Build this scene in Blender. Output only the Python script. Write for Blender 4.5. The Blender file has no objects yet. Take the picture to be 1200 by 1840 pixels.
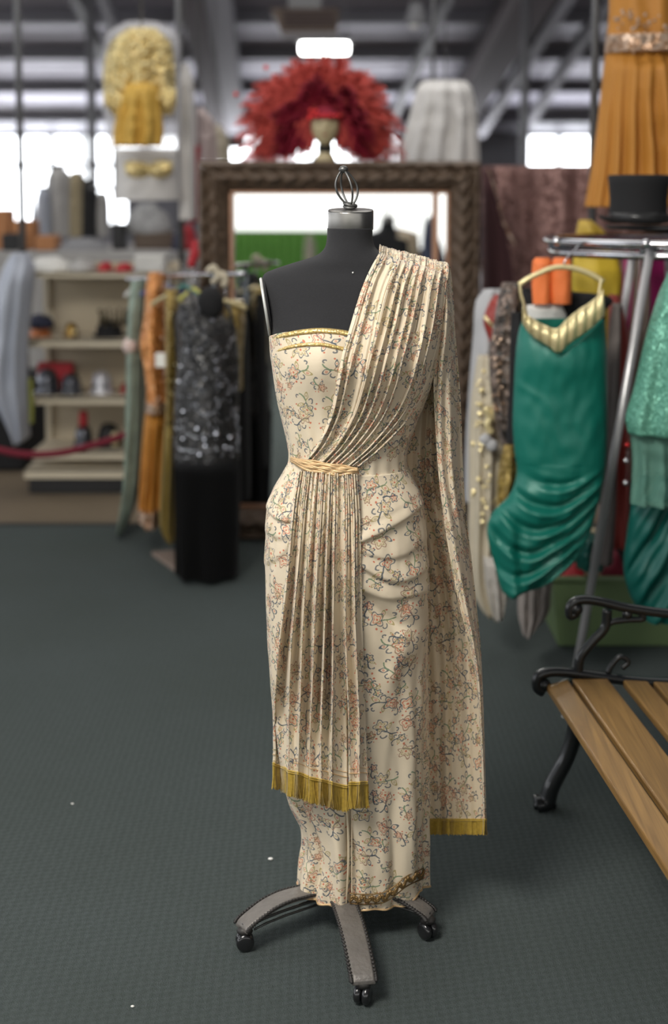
import bpy, bmesh, math, random
from mathutils import Vector, Matrix, noise
PI = math.pi
random.seed(7)
sc = bpy.context.scene
COL = sc.collection
R = math.radians

# ------------------------------------------------------------------ camera
CH, FPX, PITCH, YH = 1.52, 2555.0, R(6), 350.0
PRY = YH + FPX * math.tan(PITCH)
cam = bpy.data.cameras.new('camera'); camo = bpy.data.objects.new('camera', cam); COL.objects.link(camo)
camo.location = (0, 0, CH); camo.rotation_euler = (PI / 2 - PITCH, 0, 0)
cam.sensor_width = 36; cam.lens = FPX / 1840 * 36
cam.shift_y = -(920 - PRY) / 1840
cam.clip_end = 200
cam.dof.use_dof = True; cam.dof.focus_distance = 2.82; cam.dof.aperture_fstop = 1.9
sc.camera = camo

# ------------------------------------------------------------------ world, exposure, lights
w = bpy.data.worlds.new('world'); sc.world = w; w.use_nodes = True
w.node_tree.nodes['Background'].inputs[0].default_value = (0.86, 0.93, 1.0, 1)
w.node_tree.nodes['Background'].inputs[1].default_value = 1.0
sc.view_settings.view_transform = 'Standard'; sc.view_settings.look = 'None'
sc.view_settings.gamma = 1; sc.view_settings.use_curve_mapping = False
sc.view_settings.exposure = 0.0
WIN_BACK, WIN_FAR, WIN_SIDE, LAMP = 1.7, 7.0, 3.0, 22.0

def area(name, loc, rot, sx, sy, e, c=(1, 1, 1)):
    l = bpy.data.lights.new(name, 'AREA'); l.shape = 'RECTANGLE'; l.size = sx; l.size_y = sy
    l.energy = e; l.color = c
    o = bpy.data.objects.new(name, l); COL.objects.link(o); o.location = loc; o.rotation_euler = rot
    return o
# daylight that comes in by the window wall behind the camera and by the windows on the left; the other lamps are added
area('daylight_rear', (-1.5, -5.2, 3.3), (R(68), 0, R(-8)), 6, 1.6, 16, (1, 0.97, 0.91))
area('skylight_near', (-1.4, 0.9, 3.6), (R(36), 0, R(-35)), 1.3, 1.3, 158, (1, 0.965, 0.90))  # added key light over the form; the roof has no skylight
area('daylight_left', (-6.5, 2.5, 3.6), (0, R(-60), 0), 2.0, 5.0, 70, (0.93, 0.96, 1.0))
area('daylight_roof', (0.0, 7.0, 5.2), (0, 0, 0), 7, 6, 185, (1.0, 0.98, 0.94))  # added overhead fill for the background; the roof above it is closed

area('daylight_far', (0, 31, 1.9), (R(-118), 0, 0), 16, 2, 420, (0.93, 0.94, 1.0))  # added uplight inside the far windows to brighten the ceiling
area('daylight_mid', (2, 14, 1.0), (R(180), 0, 0), 12, 8, 95, (0.93, 0.93, 1.0))  # added uplight in mid-hall for the ceiling; no real source stands here
# ------------------------------------------------------------------ projection helpers (metres from photo rows and columns)
cp, sp = math.cos(PITCH), math.sin(PITCH)
def P(px, py, Y):
    u = (px - 600) / FPX; v = (PRY - py) / FPX
    t = Y / (cp + v * sp)
    return Vector((u * t, Y, CH + t * (-sp + v * cp)))
def G(px, py, z=0.0):
    u = (px - 600) / FPX; v = (PRY - py) / FPX
    t = (z - CH) / (-sp + v * cp)
    return Vector((u * t, t * (cp + v * sp), z))
def proj(p):
    d = Vector(p) - Vector((0, 0, CH))
    zf = d.y * cp - d.z * sp; yu = d.y * sp + d.z * cp
    return 600 + FPX * d.x / zf, PRY - FPX * yu / zf

# ------------------------------------------------------------------ object helpers
def tag(o, label=None, cat=None, group=None, kind=None):
    if label: o['label'] = label
    if cat: o['category'] = cat
    if group: o['group'] = group
    if kind: o['kind'] = kind
    return o
def thing(name, label, cat, loc=(0, 0, 0), group=None):
    o = bpy.data.objects.new(name, None); COL.objects.link(o); o.location = loc
    o.empty_display_size = 0.05
    return tag(o, label, cat, group)
def root_loc(p):
    while p.parent: p = p.parent
    return Vector(p.location)
class MB:
    def __init__(s): s.v = []; s.f = []; s.uv = {}
    def grid(s, pts, closed=False, uvs=None, flip=False):
        n = len(pts); m = len(pts[0]); b = len(s.v)
        for i, row in enumerate(pts):
            for j, p in enumerate(row):
                s.v.append(tuple(p))
                if uvs: s.uv[b + i * m + j] = uvs[i][j]
        for i in range(n - 1):
            for j in range(m if closed else m - 1):
                a = b + i * m + j; c = b + i * m + (j + 1) % m
                q = (a, c, c + m, a + m)
                s.f.append(q[::-1] if flip else q)
        return b
    def cap(s, idx): s.f.append(tuple(idx))
    def box(s, lo, hi, M=None):
        b = len(s.v)
        for x in (lo[0], hi[0]):
            for y in (lo[1], hi[1]):
                for z in (lo[2], hi[2]):
                    p = Vector((x, y, z)); s.v.append(tuple(M @ p if M else p))
        for q in ((0,1,3,2),(4,6,7,5),(0,4,5,1),(2,3,7,6),(0,2,6,4),(1,5,7,3)): s.f.append(tuple(b + k for k in q))
        return s
    def tube(s, pts, r, n=8, closed=False, caps=True, flat=1.0, up=None):
        pts = [Vector(p) for p in pts]; N = len(pts); rings = []
        prev = None
        for i, p in enumerate(pts):
            if closed: t = pts[(i + 1) % N] - pts[i - 1]
            else: t = pts[min(i + 1, N - 1)] - pts[max(i - 1, 0)]
            t.normalize()
            if up is not None: a = Vector(up).cross(t)
            elif prev is None:
                a = Vector((0, 0, 1)).cross(t)
                if a.length < 0.2: a = Vector((1, 0, 0)).cross(t)
            else: a = prev - t * prev.dot(t)
            if a.length < 1e-6: a = Vector((1, 0, 0))
            a.normalize(); prev = a; c = t.cross(a)
            rr = r[i] if isinstance(r, (list, tuple)) else r
            rings.append([p + a * rr * math.cos(2*PI*k/n) + c * rr * flat * math.sin(2*PI*k/n) for k in range(n)])
        if closed: rings.append(rings[0])
        b = s.grid(rings, closed=True)
        if caps and not closed:
            s.cap([b + k for k in range(n)][::-1]); s.cap([b + (N - 1) * n + k for k in range(n)])
        return s
    def lathe(s, prof, c=(0, 0, 0), n=32, M=None, sx=1, sy=1):
        rings = []
        for r, z in prof:
            ring = []
            for k in range(n):
                p = Vector((r * sx * math.cos(2*PI*k/n), r * sy * math.sin(2*PI*k/n), z))
                if M: p = M @ p
                ring.append(p + Vector(c))
            rings.append(ring)
        b = s.grid(rings, closed=True)
        s.cap([b + k for k in range(n)][::-1]); s.cap([b + (len(prof) - 1) * n + k for k in range(n)])
        return s
    def ball(s, c, r, n=12, sq=(1, 1, 1)):
        pr = [(max(1e-4, math.sin(PI * i / n)), -math.cos(PI * i / n)) for i in range(n + 1)]
        rings = [[Vector(c) + Vector((q * r * sq[0] * math.cos(2*PI*k/(2*n)), q * r * sq[1] * math.sin(2*PI*k/(2*n)), z * r * sq[2])) for k in range(2*n)] for q, z in pr]
        s.grid(rings, closed=True); return s
    def prism(s, poly, axis, d0, d1):
        # poly: list of 2D; axis 'y' -> (x,z) outline extruded in y
        b = len(s.v); n = len(poly)
        for d in (d0, d1):
            for a, c in poly:
                s.v.append({'y': (a, d, c), 'x': (d, a, c), 'z': (a, c, d)}[axis])
        for k in range(n):
            s.f.append((b + k, b + (k + 1) % n, b + n + (k + 1) % n, b + n + k))
        s.cap([b + k for k in range(n)][::-1]); s.cap([b + n + k for k in range(n)])
        return s
    def build(s, name, mat, parent=None, smooth=True, bevel=0, solid=0, subsurf=0, label=None, kind=None, origin=None):
        me = bpy.data.meshes.new(name)
        off = root_loc(parent) if parent else Vector(origin or (0, 0, 0))
        me.from_pydata([tuple(Vector(v) - off) for v in s.v], [], s.f); me.update()
        if s.uv:
            ul = me.uv_layers.new(name='UVMap')
            for lp in me.loops: ul.data[lp.index].uv = s.uv.get(lp.vertex_index, (0, 0))
        if smooth:
            for p in me.polygons: p.use_smooth = True
        o = bpy.data.objects.new(name, me); COL.objects.link(o)
        if mat: me.materials.append(mat)
        if parent: o.parent = parent
        else: o.location = off
        if not s.uv:
            bm = bmesh.new(); bm.from_mesh(me); bmesh.ops.recalc_face_normals(bm, faces=bm.faces[:]); bm.to_mesh(me); bm.free()
        if bevel:
            md = o.modifiers.new('bevel', 'BEVEL'); md.width = bevel; md.segments = 2; md.limit_method = 'ANGLE'
        if solid:
            md = o.modifiers.new('solid', 'SOLIDIFY'); md.thickness = solid; md.offset = 0
        if subsurf:
            md = o.modifiers.new('sub', 'SUBSURF'); md.levels = md.render_levels = subsurf
        if label: o['label'] = label
        if kind: o['kind'] = kind
        return o
def struct(o): o['kind'] = 'structure'; return o
def lerp(a, b, t): return a + (b - a) * t
def interp(tab, x):
    if x <= tab[0][0]: return list(tab[0][1:])
    if x >= tab[-1][0]: return list(tab[-1][1:])
    for i in range(len(tab) - 1):
        if tab[i][0] <= x <= tab[i+1][0]:
            p1, p2 = tab[i], tab[i+1]; p0 = tab[max(i-1, 0)]; p3 = tab[min(i+2, len(tab)-1)]
            h = p2[0] - p1[0]; t = (x - p1[0]) / h; out = []
            for k in range(1, len(p1)):
                m1 = (p2[k]-p0[k]) / max(1e-9, p2[0]-p0[0]) * h; m2 = (p3[k]-p1[k]) / max(1e-9, p3[0]-p1[0]) * h
                t2, t3 = t*t, t*t*t
                out.append((2*t3-3*t2+1)*p1[k] + (t3-2*t2+t)*m1 + (-2*t3+3*t2)*p2[k] + (t3-t2)*m2)
            return out
def curve(pts, n):     # smooth resample of a polyline of tuples
    T = [(i,) + tuple(p) for i, p in enumerate(pts)]
    return [tuple(interp(T, (len(pts)-1) * k / (n-1))) for k in range(n)]
def fn(x, y=0.0, z=0.0): return noise.noise(Vector((x, y, z)))
def sst(a, b, x):
    t = min(1, max(0, (x - a) / (b - a))); return t*t*(3-2*t)

# ------------------------------------------------------------------ materials
def newmat(name):
    m = bpy.data.materials.new(name); m.use_nodes = True
    nt = m.node_tree; b = nt.nodes['Principled BSDF']; return m, nt, b
def mat(name, col, rough=0.6, metal=0.0, var=0.0, vs=20, bump=0.0, bs=60, sheen=0, alpha=1, trans=0, emit=0, coat=0):
    m, nt, b = newmat(name); N = nt.nodes; L = nt.links
    b.inputs['Base Color'].default_value = (*col, 1); b.inputs['Roughness'].default_value = rough
    b.inputs['Metallic'].default_value = metal
    if sheen: b.inputs['Sheen Weight'].default_value = sheen
    if alpha < 1: b.inputs['Alpha'].default_value = alpha
    if trans: b.inputs['Transmission Weight'].default_value = trans
    if coat: b.inputs['Coat Weight'].default_value = coat
    if emit:
        b.inputs['Emission Color'].default_value = (*col, 1); b.inputs['Emission Strength'].default_value = emit
    tc = N.new('ShaderNodeTexCoord')
    if var:
        n = N.new('ShaderNodeTexNoise'); n.inputs['Scale'].default_value = vs; n.inputs['Detail'].default_value = 4
        L.new(tc.outputs['Object'], n.inputs['Vector'])
        mx = N.new('ShaderNodeMix'); mx.data_type = 'RGBA'
        mx.inputs[6].default_value = (*[c * (1 - var) for c in col], 1); mx.inputs[7].default_value = (*[min(1, c * (1 + var)) for c in col], 1)
        L.new(n.outputs[0], mx.inputs[0]); L.new(mx.outputs[2], b.inputs['Base Color'])
    if bump:
        n = N.new('ShaderNodeTexNoise'); n.inputs['Scale'].default_value = bs; n.inputs['Detail'].default_value = 3
        L.new(tc.outputs['Object'], n.inputs['Vector'])
        bp = N.new('ShaderNodeBump'); bp.inputs['Strength'].default_value = bump; bp.inputs['Distance'].default_value = 0.01
        L.new(n.outputs[0], bp.inputs['Height']); L.new(bp.outputs[0], b.inputs['Normal'])
    return m
def sequin(name, c1, c2, scale=90, tilt=1.0, metal=0.7, rough=0.25):
    m, nt, b = newmat(name); N = nt.nodes; L = nt.links
    tc = N.new('ShaderNodeTexCoord'); v = N.new('ShaderNodeTexVoronoi'); v.inputs['Scale'].default_value = scale
    L.new(tc.outputs['Object'], v.inputs['Vector'])
    mx = N.new('ShaderNodeMix'); mx.data_type = 'RGBA'; mx.inputs[6].default_value = (*c1, 1); mx.inputs[7].default_value = (*c2, 1)
    sx = N.new('ShaderNodeSeparateColor'); L.new(v.outputs['Color'], sx.inputs[0]); L.new(sx.outputs[0], mx.inputs[0])
    L.new(mx.outputs[2], b.inputs['Base Color'])
    b.inputs['Metallic'].default_value = metal; b.inputs['Roughness'].default_value = rough
    # every sequin is tilted its own way
    g = N.new('ShaderNodeNewGeometry'); s1 = N.new('ShaderNodeVectorMath'); s1.operation = 'SUBTRACT'; s1.inputs[1].default_value = (.5, .5, .5)
    L.new(v.outputs['Color'], s1.inputs[0])
    s2 = N.new('ShaderNodeVectorMath'); s2.operation = 'SCALE'; s2.inputs['Scale'].default_value = tilt; L.new(s1.outputs[0], s2.inputs[0])
    a = N.new('ShaderNodeVectorMath'); L.new(g.outputs['Normal'], a.inputs[0]); L.new(s2.outputs[0], a.inputs[1])
    nn = N.new('ShaderNodeVectorMath'); nn.operation = 'NORMALIZE'; L.new(a.outputs[0], nn.inputs[0]); L.new(nn.outputs[0], b.inputs['Normal'])
    return m
def emis(name, col, s):
    m, nt, b = newmat(name); e = nt.nodes.new('ShaderNodeEmission'); e.inputs[0].default_value = (*col, 1); e.inputs[1].default_value = s
    nt.links.new(e.outputs[0], nt.nodes['Material Output'].inputs[0]); return m

class X:   # tiny expression builder on shader math nodes
    nt = None
    def __init__(s, sock): s.s = sock
    @staticmethod
    def op(o, *a):
        n = X.nt.nodes.new('ShaderNodeMath'); n.operation = o
        for i, q in enumerate(a):
            if isinstance(q, X): X.nt.links.new(q.s, n.inputs[i])
            else: n.inputs[i].default_value = q
        return X(n.outputs[0])
    def __add__(a, b): return X.op('ADD', a, b)
    def __radd__(a, b): return X.op('ADD', a, b)
    def __sub__(a, b): return X.op('SUBTRACT', a, b)
    def __rsub__(a, b): return X.op('SUBTRACT', b, a)
    def __mul__(a, b): return X.op('MULTIPLY', a, b)
    def __rmul__(a, b): return X.op('MULTIPLY', a, b)
    def __truediv__(a, b): return X.op('DIVIDE', a, b)
    def __lt__(a, b): return X.op('LESS_THAN', a, b)
    def __gt__(a, b): return X.op('GREATER_THAN', a, b)
    def abs(a): return X.op('ABSOLUTE', a)
    def sin(a): return X.op('SINE', a)
    def cos(a): return X.op('COSINE', a)
    def sqrt(a): return X.op('SQRT', a)
def xmax(*a):
    r = a[0]
    for q in a[1:]: r = X.op('MAXIMUM', r, q)
    return r
def mixc(f, a, b):
    n = X.nt.nodes.new('ShaderNodeMix'); n.data_type = 'RGBA'
    X.nt.links.new(f.s, n.inputs[0])
    for i, q in ((6, a), (7, b)):
        if isinstance(q, X): X.nt.links.new(q.s, n.inputs[i])
        else: n.inputs[i].default_value = (*q, 1)
    return X(n.outputs[2])

def floral(name, base=(0.79, 0.675, 0.50), back=False):
    m, nt, b = newmat(name); X.nt = nt; N = nt.nodes; L = nt.links
    uvn = N.new('ShaderNodeUVMap'); uvn.uv_map = 'UVMap'
    col = None
    nz = N.new('ShaderNodeTexNoise'); nz.inputs['Scale'].default_value = 9; L.new(uvn.outputs[0], nz.inputs[0])
    col = mixc(X(nz.outputs[0]), tuple(c * 0.93 for c in base), tuple(min(1, c * 1.05) for c in base))
    NAVY, RED, OLIVE, GREEN, BROWN, PEACH = (.085, .105, .13), (.60, .15, .07), (.42, .33, .13), (.20, .28, .16), (.36, .20, .12), (.72, .50, .28)
    for S, off, k in ((18.0, (0, 0), 0), (18.0, (2.5 / 18, 3.5 / 18), 1)):
        ad = N.new('ShaderNodeVectorMath'); ad.inputs[1].default_value = (*off, 0); L.new(uvn.outputs[0], ad.inputs[0])
        dn = N.new('ShaderNodeTexNoise'); dn.inputs['Scale'].default_value = 45; L.new(ad.outputs[0], dn.inputs[0])
        d2 = N.new('ShaderNodeVectorMath'); d2.operation = 'SUBTRACT'; d2.inputs[1].default_value = (.5, .5, .5); L.new(dn.outputs['Color'], d2.inputs[0])
        d3 = N.new('ShaderNodeVectorMath'); d3.operation = 'SCALE'; d3.inputs['Scale'].default_value = 0.008; L.new(d2.outputs[0], d3.inputs[0])
        av = N.new('ShaderNodeVectorMath'); L.new(ad.outputs[0], av.inputs[0]); L.new(d3.outputs[0], av.inputs[1])
        v = N.new('ShaderNodeTexVoronoi'); v.voronoi_dimensions = '2D'; v.inputs['Scale'].default_value = S; v.inputs['Randomness'].default_value = 0.38
        L.new(ad.outputs[0], v.inputs['Vector'])
        sb = N.new('ShaderNodeVectorMath'); sb.operation = 'SUBTRACT'; L.new(av.outputs[0], sb.inputs[0]); L.new(v.outputs['Position'], sb.inputs[1])
        sp_ = N.new('ShaderNodeSeparateXYZ'); L.new(sb.outputs[0], sp_.inputs[0])
        sc_ = N.new('ShaderNodeSeparateColor'); L.new(v.outputs['Color'], sc_.inputs[0])
        c1, c2, c3 = X(sc_.outputs[0]), X(sc_.outputs[1]), X(sc_.outputs[2])
        zoom = S * (0.90 if k == 0 else 1.45); px, py = X(sp_.outputs[0]) * zoom, X(sp_.outputs[1]) * zoom
        a = c1 * 6.283; ca, sa = a.cos(), a.sin()
        flip = (c2 > 0.5) * 2.0 - 1.0
        x = px * ca + py * sa; y = (py * ca - px * sa) * flip
        def circ(cx, cy):
            dx, dy = x - cx, y - cy
            return (dx * dx + dy * dy).sqrt()
        def ring(d, r, wd): return (d - r).abs() < wd
        lw = 0.021 if k == 0 else 0.034
        stem = ((y - (x * 6.5).sin() * 0.09).abs() < lw) * (x.abs() < 0.36)
        curl = ring(circ(-.35, .05), .05, lw) * (x < -.33)
        curl2 = ring(circ(.10, -.14), .08, lw) * (y < -.12)
        dx, dy = x - .20, y - .17
        r = (dx * dx + dy * dy).sqrt(); th = X.op('ARCTAN2', dy, dx)
        npet = X.op('ROUND', c3 * 2.0 + 4.0) if k == 0 else 5.0
        pr = ((th * npet).cos() * 0.26 + 1.0) * (0.20 if k == 0 else 0.17)
        petal = ring(r, pr, lw); inner = r < (pr * 0.62); inner2 = ring(r, pr * .62, .018); core = r < 0.035
        def leaf(cx, cy, an, l, wd):
            dx, dy = x - cx, y - cy; q, s_ = math.cos(an), math.sin(an)
            lx = (dx * q + dy * s_) / l; ly = (dy * q - dx * s_) / wd
            e = (lx * lx + ly.abs() * 1.0).sqrt() if False else (lx.abs() + ly * ly).sqrt()
            return e
        e1 = leaf(-.13, -.17, 1.2, .15, .085); e2 = leaf(-.08, .20, -.9, .13, .07)
        leafo = xmax(ring(e1, .9, .13), ring(e2, .9, .15)); leaff = xmax((e1 < .55), (e2 < .5))
        dots = xmax(circ(.38, -.07) < .036, circ(-.22, .28) < .03, circ(.30, -.22) < .03, circ(.42, .33) < .024)
        on = (c3 > (0.03 if k == 0 else 0.22))
        lc = mixc(c2 > 0.55, NAVY, BROWN); stc = mixc(c1 > 0.5, NAVY, GREEN)
        fc = mixc(c3 > 0.55, RED, OLIVE)
        col = mixc(leaff * on * 0.55, col, fc)
        col = mixc(leafo * on * 0.9, col, mixc(c2 > 0.6, OLIVE, NAVY))
        col = mixc(stem * on * 0.95, col, stc)
        col = mixc(xmax(curl, curl2) * on * 0.85, col, NAVY)
        col = mixc(inner * on * 0.24, col, PEACH)
        col = mixc(inner2 * on * 0.8, col, fc)
        col = mixc(petal * on * 0.85, col, lc)
        col = mixc(xmax(core, dots) * on * .9, col, RED)
    L.new(col.s, b.inputs['Base Color'])
    b.inputs['Roughness'].default_value = 0.55
    b.inputs['Sheen Weight'].default_value = 0.15
    wv = N.new('ShaderNodeTexNoise'); wv.inputs['Scale'].default_value = 60; wv.inputs['Detail'].default_value = 4
    L.new(uvn.outputs[0], wv.inputs[0])
    bp = N.new('ShaderNodeBump'); bp.inputs['Strength'].default_value = 0.25; bp.inputs['Distance'].default_value = 0.004
    L.new(wv.outputs[0], bp.inputs['Height']); L.new(bp.outputs[0], b.inputs['Normal'])
    # thin cloth lets a little light through
    tr = N.new('ShaderNodeBsdfTranslucent'); L.new(col.s, tr.inputs[0])
    ms = N.new('ShaderNodeMixShader'); ms.inputs[0].default_value = 0.12
    L.new(b.outputs[0], ms.inputs[1]); L.new(tr.outputs[0], ms.inputs[2]); L.new(ms.outputs[0], N['Material Output'].inputs[0])
    return m

def carpet_mat():
    m, nt, b = newmat('green_carpet'); X.nt = nt; N = nt.nodes; L = nt.links
    tc = N.new('ShaderNodeTexCoord')
    mp = N.new('ShaderNodeMapping'); mp.inputs['Rotation'].default_value = (0, 0, R(38)); L.new(tc.outputs['Object'], mp.inputs[0])
    n0 = N.new('ShaderNodeTexNoise'); n0.inputs['Scale'].default_value = 60; L.new(mp.outputs[0], n0.inputs[0])
    s = N.new('ShaderNodeVectorMath'); s.operation = 'SCALE'; s.inputs['Scale'].default_value = 0.024; L.new(n0.outputs['Color'], s.inputs[0])
    ad = N.new('ShaderNodeVectorMath'); L.new(mp.outputs[0], ad.inputs[0]); L.new(s.outputs[0], ad.inputs[1])
    sx = N.new('ShaderNodeSeparateXYZ'); L.new(ad.outputs[0], sx.inputs[0])
    gx = (X(sx.outputs[0]) * (2*PI/0.024)).sin(); gy = (X(sx.outputs[1]) * (2*PI/0.030)).sin()
    knot = gx * gy * 0.5 + 0.5
    n1 = N.new('ShaderNodeTexNoise'); n1.inputs['Scale'].default_value = 420; n1.inputs['Detail'].default_value = 2; L.new(tc.outputs['Object'], n1.inputs[0])
    n2 = N.new('ShaderNodeTexNoise'); n2.inputs['Scale'].default_value = 1.6; n2.inputs['Detail'].default_value = 5; L.new(tc.outputs['Object'], n2.inputs[0])
    fac = knot * 0.26 + X(n1.outputs[0]) * 0.95 - 0.1
    c = mixc(fac, (0.026, 0.034, 0.034), (0.125, 0.148, 0.148))
    c = mixc(X(n2.outputs[0]) * 0.55, c, (0.045, 0.055, 0.045))
    L.new(c.s, b.inputs['Base Color']); b.inputs['Roughness'].default_value = 0.95
    b.inputs['Specular IOR Level'].default_value = 0.15
    bp = N.new('ShaderNodeBump'); bp.inputs['Strength'].default_value = 0.8; bp.inputs['Distance'].default_value = 0.006
    L.new(fac.s, bp.inputs['Height']); L.new(bp.outputs[0], b.inputs['Normal'])
    return m
def wood_mat(name, c1, c2, scale=(60, 2.5, 60), rough=0.45):
    m, nt, b = newmat(name); X.nt = nt; N = nt.nodes; L = nt.links
    tc = N.new('ShaderNodeTexCoord'); mp = N.new('ShaderNodeMapping'); mp.inputs['Scale'].default_value = scale
    L.new(tc.outputs['Object'], mp.inputs[0])
    n = N.new('ShaderNodeTexNoise'); n.inputs['Scale'].default_value = 1.0; n.inputs['Detail'].default_value = 6; n.inputs['Distortion'].default_value = 1.2
    L.new(mp.outputs[0], n.inputs[0])
    c = mixc(X(n.outputs[0]) * 1.6 - 0.3, c1, c2); L.new(c.s, b.inputs['Base Color']); b.inputs['Roughness'].default_value = rough
    bp = N.new('ShaderNodeBump'); bp.inputs['Strength'].default_value = 0.2; L.new(n.outputs[0], bp.inputs['Height']); L.new(bp.outputs[0], b.inputs['Normal'])
    return m
def corrug_mat(name, col, axis=1, freq=12):
    m, nt, b = newmat(name); X.nt = nt; N = nt.nodes; L = nt.links
    tc = N.new('ShaderNodeTexCoord'); s = N.new('ShaderNodeSeparateXYZ'); L.new(tc.outputs['Object'], s.inputs[0])
    h = (X(s.outputs[axis]) * freq).sin()
    n = N.new('ShaderNodeTexNoise'); n.inputs['Scale'].default_value = 0.9; n.inputs['Detail'].default_value = 5; L.new(tc.outputs['Object'], n.inputs[0])
    c = mixc(X(n.outputs[0]), tuple(q * .65 for q in col), tuple(q * 1.3 for q in col)); L.new(c.s, b.inputs['Base Color'])
    bp = N.new('ShaderNodeBump'); bp.inputs['Strength'].default_value = 0.7; bp.inputs['Distance'].default_value = 0.05
    L.new(h.s, bp.inputs['Height']); L.new(bp.outputs[0], b.inputs['Normal']); b.inputs['Roughness'].default_value = 0.5; b.inputs['Metallic'].default_value = 0.3
    return m

M = {}
M['floral'] = floral('floral_silk')
M['jersey'] = mat('black_jersey', (0.014, 0.014, 0.016), 0.9, bump=0.3, bs=900, var=.3, vs=300, sheen=.05)
M['steel'] = mat('brushed_steel', (0.30, 0.29, 0.27), 0.33, 1, var=.25, vs=30)
M['wire'] = mat('grey_wire', (0.14, 0.14, 0.135), 0.42, 0.8)
M['bronze'] = mat('dull_bronze', (.13, .11, .07), .4, .7)
M['satinchrome'] = mat('satin_chrome', (0.50, 0.49, 0.50), 0.35, 0.5)
M['chrome'] = mat('chrome', (0.62, 0.62, 0.64), 0.12, 1)
M['darkchrome'] = mat('dark_chrome', (0.12, 0.13, 0.14), 0.2, 1)
M['castgrey'] = mat('hammered_grey_iron', (0.185, 0.17, 0.155), 0.5, 0.35, var=.25, vs=25, bump=.3, bs=70)
M['castdark'] = mat('dark_iron_beading', (0.035, 0.032, 0.03), 0.5, 0.3)
M['rubber'] = mat('black_rubber', (0.012, 0.012, 0.013), 0.25, coat=.6)
M['gold_trim'] = sequin('gold_braid', (0.70, 0.48, 0.15), (0.95, 0.75, 0.36), 420, .7, .6, .35)
M['gold_cord'] = mat('pale_gold_cord', (0.62, 0.42, 0.22), 0.45, 0.25, var=.25, vs=200)
M['brown_braid'] = mat('antique_gold_braid', (0.22, 0.135, 0.05), 0.45, 0.5, var=.4, vs=250)
M['fringe'] = mat('mustard_fringe', (0.44, 0.29, 0.035), 0.5, 0, var=.35, vs=160, sheen=.3)
M['blackiron'] = mat('black_cast_iron', (0.010, 0.012, 0.013), 0.35, 0.2, coat=.3)
M['oak'] = wood_mat('oak_slat', (0.12, 0.062, 0.018), (0.31, 0.175, 0.052))
M['mirrorframe'] = mat('carved_walnut_frame', (0.105, 0.070, 0.046), 0.5, 0.15, var=.5, vs=22, bump=.6, bs=50)
M['copperliner'] = mat('copper_liner', (0.42, 0.22, 0.13), 0.4, 0.3, var=.2, vs=30)
M['mirror'] = mat('mirror_glass', (0.93, 0.95, 0.94), 0.0, 1)
M['beige'] = mat('beige_enamel', (0.60, 0.53, 0.40), 0.5, var=.08, vs=5)
M['beigeback'] = mat('beige_backboard', (0.47, 0.40, 0.29), 0.7, var=.1, vs=6)
M['black'] = mat('black_plain', (0.012, 0.012, 0.013), 0.6)
M['blackcloth'] = mat('black_cloth', (0.008, 0.008, 0.009), 0.9)
M['velvet'] = mat('crimson_velvet', (0.13, 0.002, 0.014), 0.85)
M['white'] = mat('white_cloth', (0.62, 0.61, 0.58), 0.7, var=.15, vs=9, bump=.3, bs=20)
M['silver'] = mat('polished_silver', (0.75, 0.75, 0.80), 0.22, .55)
M['blacksilver'] = mat('gunmetal', (0.10, 0.105, 0.125), 0.2, .7, coat=.6)
M['teal'] = mat('teal_satin', (0.004, 0.150, 0.110), 0.42, 0.1)
M['tealdark'] = mat('dark_teal_satin', (0.002, 0.085, 0.068), 0.4, 0.1)
M['goldlame'] = mat('gold_lame', (0.78, 0.66, 0.36), 0.3, 0.45, bump=.3, bs=40)
M['tealbead'] = sequin('green_sequin', (0.07, 0.24, 0.17), (0.16, 0.42, 0.31), 260, .7, .3, .35)
M['sheergreen'] = mat('sheer_green_net', (0.13, 0.30, 0.23), 0.7, alpha=.55)
M['goldseq'] = sequin('gold_sequin', (0.55, 0.40, 0.14), (1.0, 0.85, 0.45), 90, .9, .6, .3)
M['mustard'] = mat('amber_chiffon', (0.62, 0.38, 0.07), 0.65, var=.1, vs=8)
M['orange'] = mat('orange_chiffon', (0.44, 0.185, 0.024), 0.65, var=.1, vs=6)
M['orangeb'] = sequin('orange_beads', (0.55, 0.20, 0.05), (0.72, 0.34, 0.12), 70, .7, .3, .4)
M['olivegold'] = sequin('olive_gold', (0.22, 0.15, 0.04), (0.40, 0.28, 0.08), 80, .7, .4, .4)
M['lace'] = mat('sage_lace', (0.24, 0.30, 0.25), 0.8, var=.65, vs=14)
M['blackseq'] = sequin('black_beads', (0.012, 0.013, 0.015), (0.085, 0.082, 0.08), 120, .8, .5, .3)
M['glint'] = mat('crystal_bead', (0.85, 0.85, 0.88), 0.12, 1)
M['belt'] = sequin('copper_embroidery', (0.30, 0.16, 0.08), (0.62, 0.48, 0.38), 60, .9, .5, .35)
M['mauve'] = sequin('mauve_sequin', (0.17, 0.085, 0.075), (0.30, 0.165, 0.145), 60, .6, .3, .45)
M['mauvedark'] = mat('dark_mauve_cloth', (0.07, 0.025, 0.028), 0.8)
M['plastic'] = mat('garment_bag', (0.70, 0.69, 0.72), 0.35, alpha=.45)
M['whitegown'] = mat('white_gown', (0.66, 0.64, 0.62), 0.7, var=.12, vs=10)
M['cream'] = mat('cream_tulle', (0.50, 0.44, 0.33), 0.7, var=.2, vs=12)
M['silvergown'] = mat('silver_grey_gown', (0.42, 0.42, 0.43), 0.5, var=.15, vs=12)
M['red'] = mat('red_cloth', (0.36, 0.012, 0.02), 0.6)
M['redsat'] = mat('rust_red_satin', (0.28, 0.035, 0.025), 0.4)
M['feather'] = mat('coral_red_feather', (0.55, 0.075, 0.058), 0.8, var=.25, vs=30)
M['feather2'] = mat('crimson_feather', (0.22, 0.001, 0.018), 0.8, var=.3, vs=30)
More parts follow.
